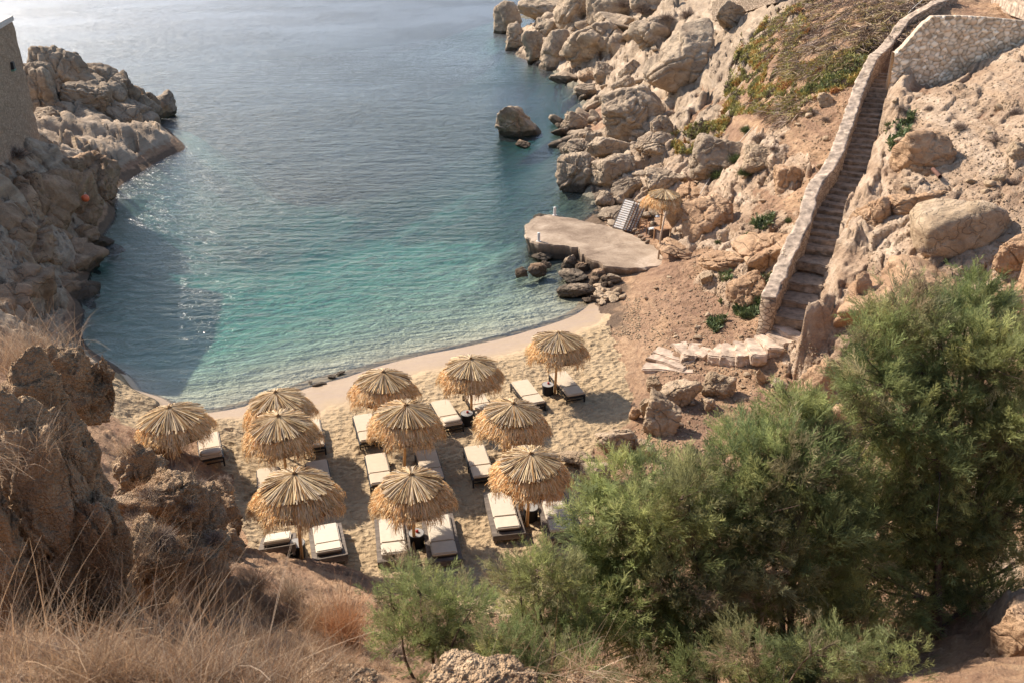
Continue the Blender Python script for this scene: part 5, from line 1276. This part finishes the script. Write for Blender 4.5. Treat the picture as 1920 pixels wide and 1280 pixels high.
SBG = [mesh_np('green_shrub', q_[0], q_[1], tint=q_[2]) for q_ in [shrub_mesh(r5, 1300, 1, ((.07, .10, .035), (.10, .14, .045), (.05, .065, .03), (.16, .15, .07))) for _ in range(2)]]
for m_ in SB: m_.materials.append(M['twig'])
for m_ in SBG: m_.materials.append(M['leaf'])
SH = [(60,1130,90,'brown dead shrub low on the left below the outcrop',0),(190,1190,110,'grey twiggy dead shrub in the dry grass at the lower left',0),(330,1200,100,'dark dead shrub amid the dry grass left of the rusty tuft',0),(440,1180,80,'pale twiggy dead shrub amid the dry grass',0),(90,1240,110,'brown tangled dead shrub at the bottom left corner',0),(520,1230,90,'grey dead shrub at the bottom edge left of the rusty tuft',0),(740,1225,60,'purplish grey twiggy shrub right of the rusty tuft',0),(270,1270,120,'dead shrub with curled twigs at the bottom edge',0), # px,py,width px,label,green
 (1425,262,46,'round grey brown shrub beside the orange creeping plants on the slope',0),(1400,245,34,'dark shrub with yellow tips left of the round grey brown one',1),(1452,280,30,'low grey shrub right of the round grey brown one',0),
 (1380,300,50,'dark green shrub the rope crosses, upper one',1),(1350,330,52,'dark green shrub the rope crosses, lower one',1),(1395,325,36,'dark olive shrub right of the rope',1),(1468,258,18,'tiny dark shrub alone on bare soil',0),
 (1525,215,34,'grey shrub just below the white quarried block',0),(1548,225,22,'brown shrub left of the parapet bend',0),(1905,345,50,'grey shrub on top of the huge smooth boulder at the frame edge',0),(1770,300,18,'small dry shrub on the slope right of the stairs',0),
 (1720,282,30,'round brown shrub right of the stairs',0),(1690,205,30,'dark dry shrub hanging below the retaining wall',0),(1668,235,26,'green tinged shrub on the bank right of the upper stairs',1),(1745,205,30,'grey shrub under the retaining wall',0),(1800,240,36,'grey shrub on the upper right slope',0),
 (1870,265,56,'large grey purple shrub on the upper right slope',0),(1905,215,50,'large grey purple shrub at the right frame edge',0),(1740,470,42,'flattened brown shrub on the smooth rock right of the stairs',0),(1715,512,16,'tiny brown shrub below the flattened one',0),(1700,385,24,'small brown shrub in the soil pocket',0),
 (1240,240,26,'dry shrub behind the broad round boulder',0),(1260,215,34,'brown shrub below the tall leaning boulder',0),(1205,20,50,'brown shrub on the far headland crest',0),(1250,35,46,'dark shrub behind the far headland crest',0),(1170,10,40,'brown shrub at the top edge above the headland',0),(1290,30,44,'dry shrub left of the short dry stone wall',0),
 (1370,560,24,'low dry shrub at the left tip of the dark green plants',0),(1510,750,40,'leafy grey green shrub beside the thin upright stone',1),(1470,742,30,'low green shrub above the feathery tree top',1),(1480,415,26,'small green tuft of leaves against the parapet',1),(1415,420,30,'green leafy plant on top of the wide brown boulder',1),(1548,345,18,'small green plant left of the parapet bend',1),
 (1520,370,20,'green plant on the bare soil left of the parapet',1),(1560,300,22,'leafy green plant near the parapet',1),(1345,455,16,'green plant on the layered rock',1),
 (420,900,34,'grey dead shrub on the last rock of the left ridge',0),(375,905,30,'grey dead shrub below the leftmost parasol',0),(350,950,44,'brown dead shrub on the left ridge',0),(280,930,60,'dark dead shrub in the hollow right of the outcrop',0),(300,1010,80,'big dark tangled shrub in the shaded hollow',0),(400,1010,50,'brown tangled shrub above the dry grass',0),(250,960,50,'dark shrub at the foot of the outcrop',0),
 (30,290,60,'dark dead shrub at the foot of the tower',0),(1000,560,1,'',0)]
for i, (px, py, wpx, lab, gr) in enumerate(SH):
    if not lab: continue
    h_ = cast(px, py)
    if not h_: 
        x, y, hh, z = hit1(px, py); loc = Vector((x, y, hh))
    else: loc = h_[0]
    z = loc.y*CP+(CAM_H-loc.z)*SP; R = wpx/2*z/F_PX
    ms = SBG[i % 2] if gr else SB[i % 3]
    o = link('green_shrub' if gr else 'dry_shrub', ms, None, loc=loc-Vector((0, 0, R*.15))); o.scale = (R, R, R*random.uniform(.7, .95)); o.rotation_euler = (0, 0, i*1.7); tag(o, lab, 'shrub')
# creeping succulents on the slope
def carpet(name, polys, pal, r, size=(.10, .22), thr=-.05, ground=None, noise=.35, droop=0.0):
    B, D_, L, W_, C_ = [], [], [], [], []
    for poly, n, mixp in polys:
        pts = np.array(poly_px(poly, n, r)); x, y, h, z = hit(pts[:, 0], pts[:, 1])
        f = fbm(np.stack([x*noise*2, y*noise*2, h*noise*2], 1), 4, .6); m = (f > thr) & (h > .3); x, y, h, f = x[m], y[m], h[m], f[m]; k_ = len(x)
        B.append(np.stack([x, y, h+r.uniform(-.05, .14, k_)*1.3], 1)); dv = np.stack([r.normal(0, .7, k_), r.normal(0, .7, k_), np.abs(r.normal(.7, .3, k_))-droop], 1); dv /= np.linalg.norm(dv, axis=1)[:, None]
        D_.append(dv); L.append(r.uniform(*size, k_)); W_.append(r.uniform(.35, .6, k_)*L[-1]*(1 if droop == 0 else .18))
        f2 = fbm(np.stack([x*.9+40, y*.9, h*.9], 1), 3); ci = np.clip(((f2+.45)/.9*len(pal)*.8+r.uniform(-.6, 1.2, k_)).astype(int), 0, len(pal)-1)
        C_.append(np.array(pal)[ci]*r.uniform(.8, 1.2, (k_, 1)))
    V, Fc, T_ = ribbons(np.concatenate(B), np.concatenate(D_), np.concatenate(L), r.normal(0, .12, (sum(len(b) for b in B), 3)), np.concatenate(W_), np.concatenate(C_), 3)
    return tag(link(name, mesh_np(name, V, Fc, tint=T_), M['succ']), kind='stuff')
OR = [(.40, .19, .08), (.46, .29, .09), (.42, .35, .11), (.33, .32, .11), (.24, .22, .09), (.13, .095, .07), (.20, .14, .10)]
carpet('orange_ground_cover', [([(1385,110),(1440,25),(1500,10),(1520,60),(1470,130),(1440,160),(1400,120)], 14000, 0), ([(1255,255),(1300,235),(1370,225),(1350,262),(1300,290),(1260,290)], 8500, 0),
    ([(1360,160),(1440,130),(1560,110),(1640,80),(1650,130),(1560,180),(1480,220),(1400,215),(1350,225)], 30000, 0), ([(1380,90),(1390,60),(1400,150),(1360,170)], 1500, 0)], OR, r5, thr=-.12)
carpet('green_ground_cover', [([(1325,605),(1350,570),(1420,525),(1460,515),(1470,540),(1445,600),(1400,600),(1370,590),(1340,628)], 9000, 0), ([(1500,180),(1560,140),(1620,110),(1625,120),(1570,165)], 2500, 0),
    ([(1410,415),(1450,400),(1440,450),(1420,450)], 1200, 0), ([(1345,530),(1385,480),(1400,440),(1410,450),(1370,530)], 1200, 0), ([(1500,385),(1540,345),(1560,330),(1540,370)], 900, 0), ([(1660,250),(1690,215),(1720,200),(1700,260),(1670,290)], 1500, 0)],
    [(.075, .10, .045), (.10, .13, .055), (.14, .18, .07), (.22, .23, .10), (.14, .11, .07)], r5, thr=-.08, size=(.12, .24))
carpet('dead_creeper_stems', [([(1450,40),(1520,-10),(1780,-10),(1740,30),(1700,70),(1650,110),(1560,140),(1480,150),(1440,120)], 40000, 0), ([(1400,190),(1500,180),(1560,190),(1460,240)], 4000, 0)],
    [(.16, .11, .085), (.22, .155, .11), (.30, .21, .15), (.34, .24, .14), (.38, .30, .12), (.13, .09, .07)], r5, thr=-.16, size=(.3, .9), droop=1.2)

# ------------------------------------------------------------------ tamarisk trees
def spray_proto(r):
    """feathery plume of length 1 along +z"""
    B, D_, L, W_ = [], [], [], []
    n = 15
    for i in range(n):
        t = .05+.92*i/n+r.uniform(-.02, .02); a = r.uniform(0, 2*pi); q = .75*(1-.35*t); d = np.array([cos(a)*q, sin(a)*q, 1.0]); d /= np.linalg.norm(d); l = .46*(1-.6*t)+.08
        b = np.array([.04*sin(t*5), .04*cos(t*4), t]); B.append(b); D_.append(d); L.append(l); W_.append(.030)
        for j in range(3):
            tt = .3+.25*j; a2 = r.uniform(0, 2*pi); d2 = d+np.array([cos(a2), sin(a2), .2])*.55; d2 /= np.linalg.norm(d2); B.append(b+d*l*tt); D_.append(d2); L.append(l*.45); W_.append(.024)
    B.append(np.zeros(3)); D_.append(np.array([0, 0, 1.])); L.append(1.05); W_.append(.03)
    return np.array(B), np.array(D_), np.array(L), np.array(W_)
r7 = np.random.default_rng(77)
SPR = []
for _ in range(6):
    B, D_, L, W_ = spray_proto(r7); side = np.cross(D_, r7.normal(size=D_.shape)); side /= np.linalg.norm(side, axis=1)[:, None]
    tip = B+D_*L[:, None]; mid = B+D_*L[:, None]*.5; s = side*W_[:, None]*.5
    SPR.append(np.stack([B, mid+s, tip, mid-s], 1))          # (n,4,3) slender rhombi
TPAL = np.array([(.25, .29, .11), (.20, .25, .10), (.33, .36, .15), (.14, .18, .08), (.36, .36, .14), (.34, .26, .17), (.24, .28, .14)])*np.array([1.1, 1.06, 1.02])
def tree(base_px, z0, blobs, lab, name='tamarisk_tree', dens=105, trunks=2, tw_=.07, seed=0, slen=(.26, .46), h0=None, kindcat='tree', bright=1.0):
    r = np.random.default_rng(1000+seed)
    bx, by, _h = at_depth(base_px[0], base_px[1], z0); bh = float(G(bx, by)[0])
    root = empty(name, (bx, by, bh)); tag(root, lab, kindcat, 'tamarisk trees and bushes')
    C, R = [], []
    for (px, py, rp, *zz) in blobs:
        z = z0+(zz[0] if zz else r.uniform(-.5, .5)); c = np.array(at_depth(px, py, z)); rad = rp*z/F_PX
        g = float(G(c[0], c[1])[0]); c[2] = max(c[2], g+rad*.35); C.append(c); R.append(rad)
    org = np.array([bx, by, bh]); C = np.array(C)-org; R = np.array(R)
    # limbs: trunks from the root, branches to every clump, twigs inside
    bm = bmesh.new(); tops = []
    order = np.argsort(C[:, 2]); 
    for k in range(trunks):
        tgt = C[order[-1-k*2 if len(order) > k*2+1 else -1]]; st = np.array([r.normal(0, .1), r.normal(0, .1), -.3]); pts = []
        for t in np.linspace(0, 1, 9):
            p = st*(1-t)+tgt*t+np.array([sin(t*5+k)*.10, cos(t*4+k)*.10, 0])*(1-t)*t*3; p[2] = st[2]+(tgt[2]-st[2])*t**.85; pts.append(p)
        tops.append(np.array(pts)); tube(bm, pts, list(np.linspace(tw_, tw_*.2, 9)), 7)
    bark = bm_mesh('trunk', bm, True); link('trunk', bark, M['bark'], root)
    bm = bmesh.new(); allp = np.concatenate(tops); tw = []
    for c, rad in zip(C, R):
        cand = allp[allp[:, 2] < c[2]+.1]; cand = cand if len(cand) else allp[:3]
        a = cand[np.argmin(np.linalg.norm(cand-c, axis=1)+np.maximum(0, .8-(c[2]-cand[:, 2]))*.6)]
        mid = (a+c)/2+r.normal(0, .12, 3)+np.array([0, 0, .1]); tube(bm, [a, (a+mid)/2+r.normal(0, .03, 3), mid, (mid+c)/2, c], [tw_*.42, tw_*.36, tw_*.3, tw_*.24, tw_*.15], 5)
        for q in range(5):
            e = c+r.normal(0, 1, 3)*rad*.6; tube(bm, [mid+(c-mid)*r.uniform(.2, .9), (c+e)/2+r.normal(0, .05, 3), e], [tw_*.16, tw_*.12, tw_*.06], 4)
    link('branches', bm_mesh('branches', bm, True), M['bark'], root)
    # foliage plumes
    Vs, Ts = [], []
    for ci, (c, rad) in enumerate(zip(C, R)):
        n = int(dens*rad*rad*pi*1.9)+8; sub = max(4, int(n/9)); ct = TPAL[r.integers(0, len(TPAL))]
        dirs = r.normal(size=(sub, 3)); dirs /= np.linalg.norm(dirs, axis=1)[:, None]; cen = c+dirs*(rad*r.uniform(.35, 1.0, sub)**.7)[:, None]*np.array([1, 1, .85])
        ct2 = TPAL[r.choice(len(TPAL), sub, p=[.22, .2, .15, .14, .09, .10, .10])]*.65+ct*.35
        pick = r.integers(0, sub, n); dd = dirs[pick]; pos_ = cen[pick]+r.normal(0, .13, (n, 3))
        ax = dd*.75+np.array([0, 0, .55])+r.normal(0, .35, (n, 3)); ax /= np.linalg.norm(ax, axis=1)[:, None]
        ref = r.normal(size=(n, 3)); X = np.cross(ax, ref); X /= np.linalg.norm(X, axis=1)[:, None]; Y = np.cross(ax, X)
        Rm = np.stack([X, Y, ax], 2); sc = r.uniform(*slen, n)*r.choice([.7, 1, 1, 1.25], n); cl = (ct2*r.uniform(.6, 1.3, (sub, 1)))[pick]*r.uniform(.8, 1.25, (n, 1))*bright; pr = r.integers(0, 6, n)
        for q in range(6):
            m = pr == q
            if not m.any(): continue
            T3 = SPR[q]; Vw = np.einsum('nij,abj->nabi', Rm[m], T3)*sc[m][:, None, None, None]+pos_[m][:, None, None]
            Vs.append(Vw.reshape(-1, 3)); Ts.append(np.repeat(cl[m], T3.shape[0]*4, 0))
    V = np.concatenate(Vs); T_ = np.concatenate(Ts); Fc = np.arange(len(V)).reshape(-1, 4)
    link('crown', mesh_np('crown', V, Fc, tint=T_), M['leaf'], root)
    return root
tree((1742, 1195), 18.2, [(1830,560,48,.6),(1810,610,60,.5),(1870,600,40,.6),(1700,600,62,.2),(1640,640,48,.1),(1760,640,60),(1850,680,70),(1900,700,60),(1700,690,72),(1640,720,56),(1620,690,34),(1780,740,80),(1880,790,74),(1680,790,72),(1620,790,40),(1760,850,84),(1660,890,70),(1860,880,76),(1920,880,50),(1740,960,66),(1900,970,46),(1660,980,60),(1700,1060,52),(1620,1060,50),(1930,640,46),(1820,1010,40),(1910,1060,34),(1580,1000,60,.4),(1600,1080,60,.2),(1680,1130,50,-.3),(1780,1090,56,.4),(1850,1110,44,.5),(1580,1180,56,-.4),(1650,1210,46,-.6),(1800,1150,34,.2),(1820,900,70,.3),(1900,830,60,.2),(1830,960,60,-.2),(1780,1010,60,.2),(1880,1020,50,-.2),(1720,1100,50,.3),(1640,940,60,.3)],
     'tallest feathery tamarisk tree at the right, with a bare trunk in front of sunlit rock', trunks=4, tw_=.085, seed=1, dens=100)
tree((1485, 1255), 16.8, [(1485,775,54,.8),(1540,800,46,.9),(1420,830,52,.5),(1570,850,46,.6),(1365,800,14,1.2),(1385,880,60),(1470,880,74),(1550,920,66),(1420,960,76),(1510,1000,80),(1590,1000,56),(1370,1010,56),(1430,1070,72),(1540,1100,72),(1480,1170,62),(1390,1150,56),(1590,1160,44),(1440,1240,44),(1330,890,30,.6),(1350,940,50,.3),(1560,1040,50),(1500,860,60,.4),(1340,1050,44),(1540,1240,50,-.5),(1360,1210,50,-.4)],
     'broad feathery tamarisk in the middle of the green mass, reaching up to the brown soil', trunks=3, seed=2, dens=105)
tree((1335, 1262), 16.2, [(1180,900,46,.8),(1225,905,40,.8),(1150,960,50,.3),(1215,970,60),(1290,920,48),(1290,1000,66),(1330,960,44),(1120,1020,42),(1190,1060,68),(1270,1090,74),(1340,1080,54),(1130,1110,52),(1210,1160,66),(1300,1180,62),(1150,1200,44),(1250,1240,50),(1095,960,26,.3),(1100,1060,40),(1260,1040,60,.3),(1090,1150,40),(1150,1150,56),(1330,1200,50)],
     'yellow green feathery tamarisk left of the green mass, next to the sand', trunks=3, seed=3, dens=110, bright=1.12)
tree((1035, 1240), 15.4, [(1010,1075,40),(975,1105,32),(1050,1100,34),(1065,1150,38),(990,1150,34),(1030,1190,42),(1080,1210,36)],
     'small dark tamarisk standing apart at the lower end of the sand', trunks=3, tw_=.05, seed=4, dens=190, slen=(.2, .36), bright=.95)
tree((815, 1250), 13.6, [(765,1085,26,.3),(790,1115,36),(840,1130,34),(885,1140,26),(745,1150,30),(810,1170,44),(870,1180,38),(770,1200,36),(830,1215,38),(720,1120,16)],
     'low grey green tamarisk bush in front of the nearest wooden loungers', name='tamarisk_bush', kindcat='bush', trunks=5, tw_=.035, seed=5, dens=230, slen=(.17, .3), bright=1.05)
tree((955, 1275), 13.0, [(940,1200,34),(985,1225,38),(920,1240,34),(1030,1250,34),(970,1265,40),(1070,1255,30),(880,1255,26)],
     'low green tamarisk bush directly behind the nearest pitted rock', name='tamarisk_bush', kindcat='bush', trunks=2, tw_=.03, seed=6, dens=210, slen=(.17, .3))
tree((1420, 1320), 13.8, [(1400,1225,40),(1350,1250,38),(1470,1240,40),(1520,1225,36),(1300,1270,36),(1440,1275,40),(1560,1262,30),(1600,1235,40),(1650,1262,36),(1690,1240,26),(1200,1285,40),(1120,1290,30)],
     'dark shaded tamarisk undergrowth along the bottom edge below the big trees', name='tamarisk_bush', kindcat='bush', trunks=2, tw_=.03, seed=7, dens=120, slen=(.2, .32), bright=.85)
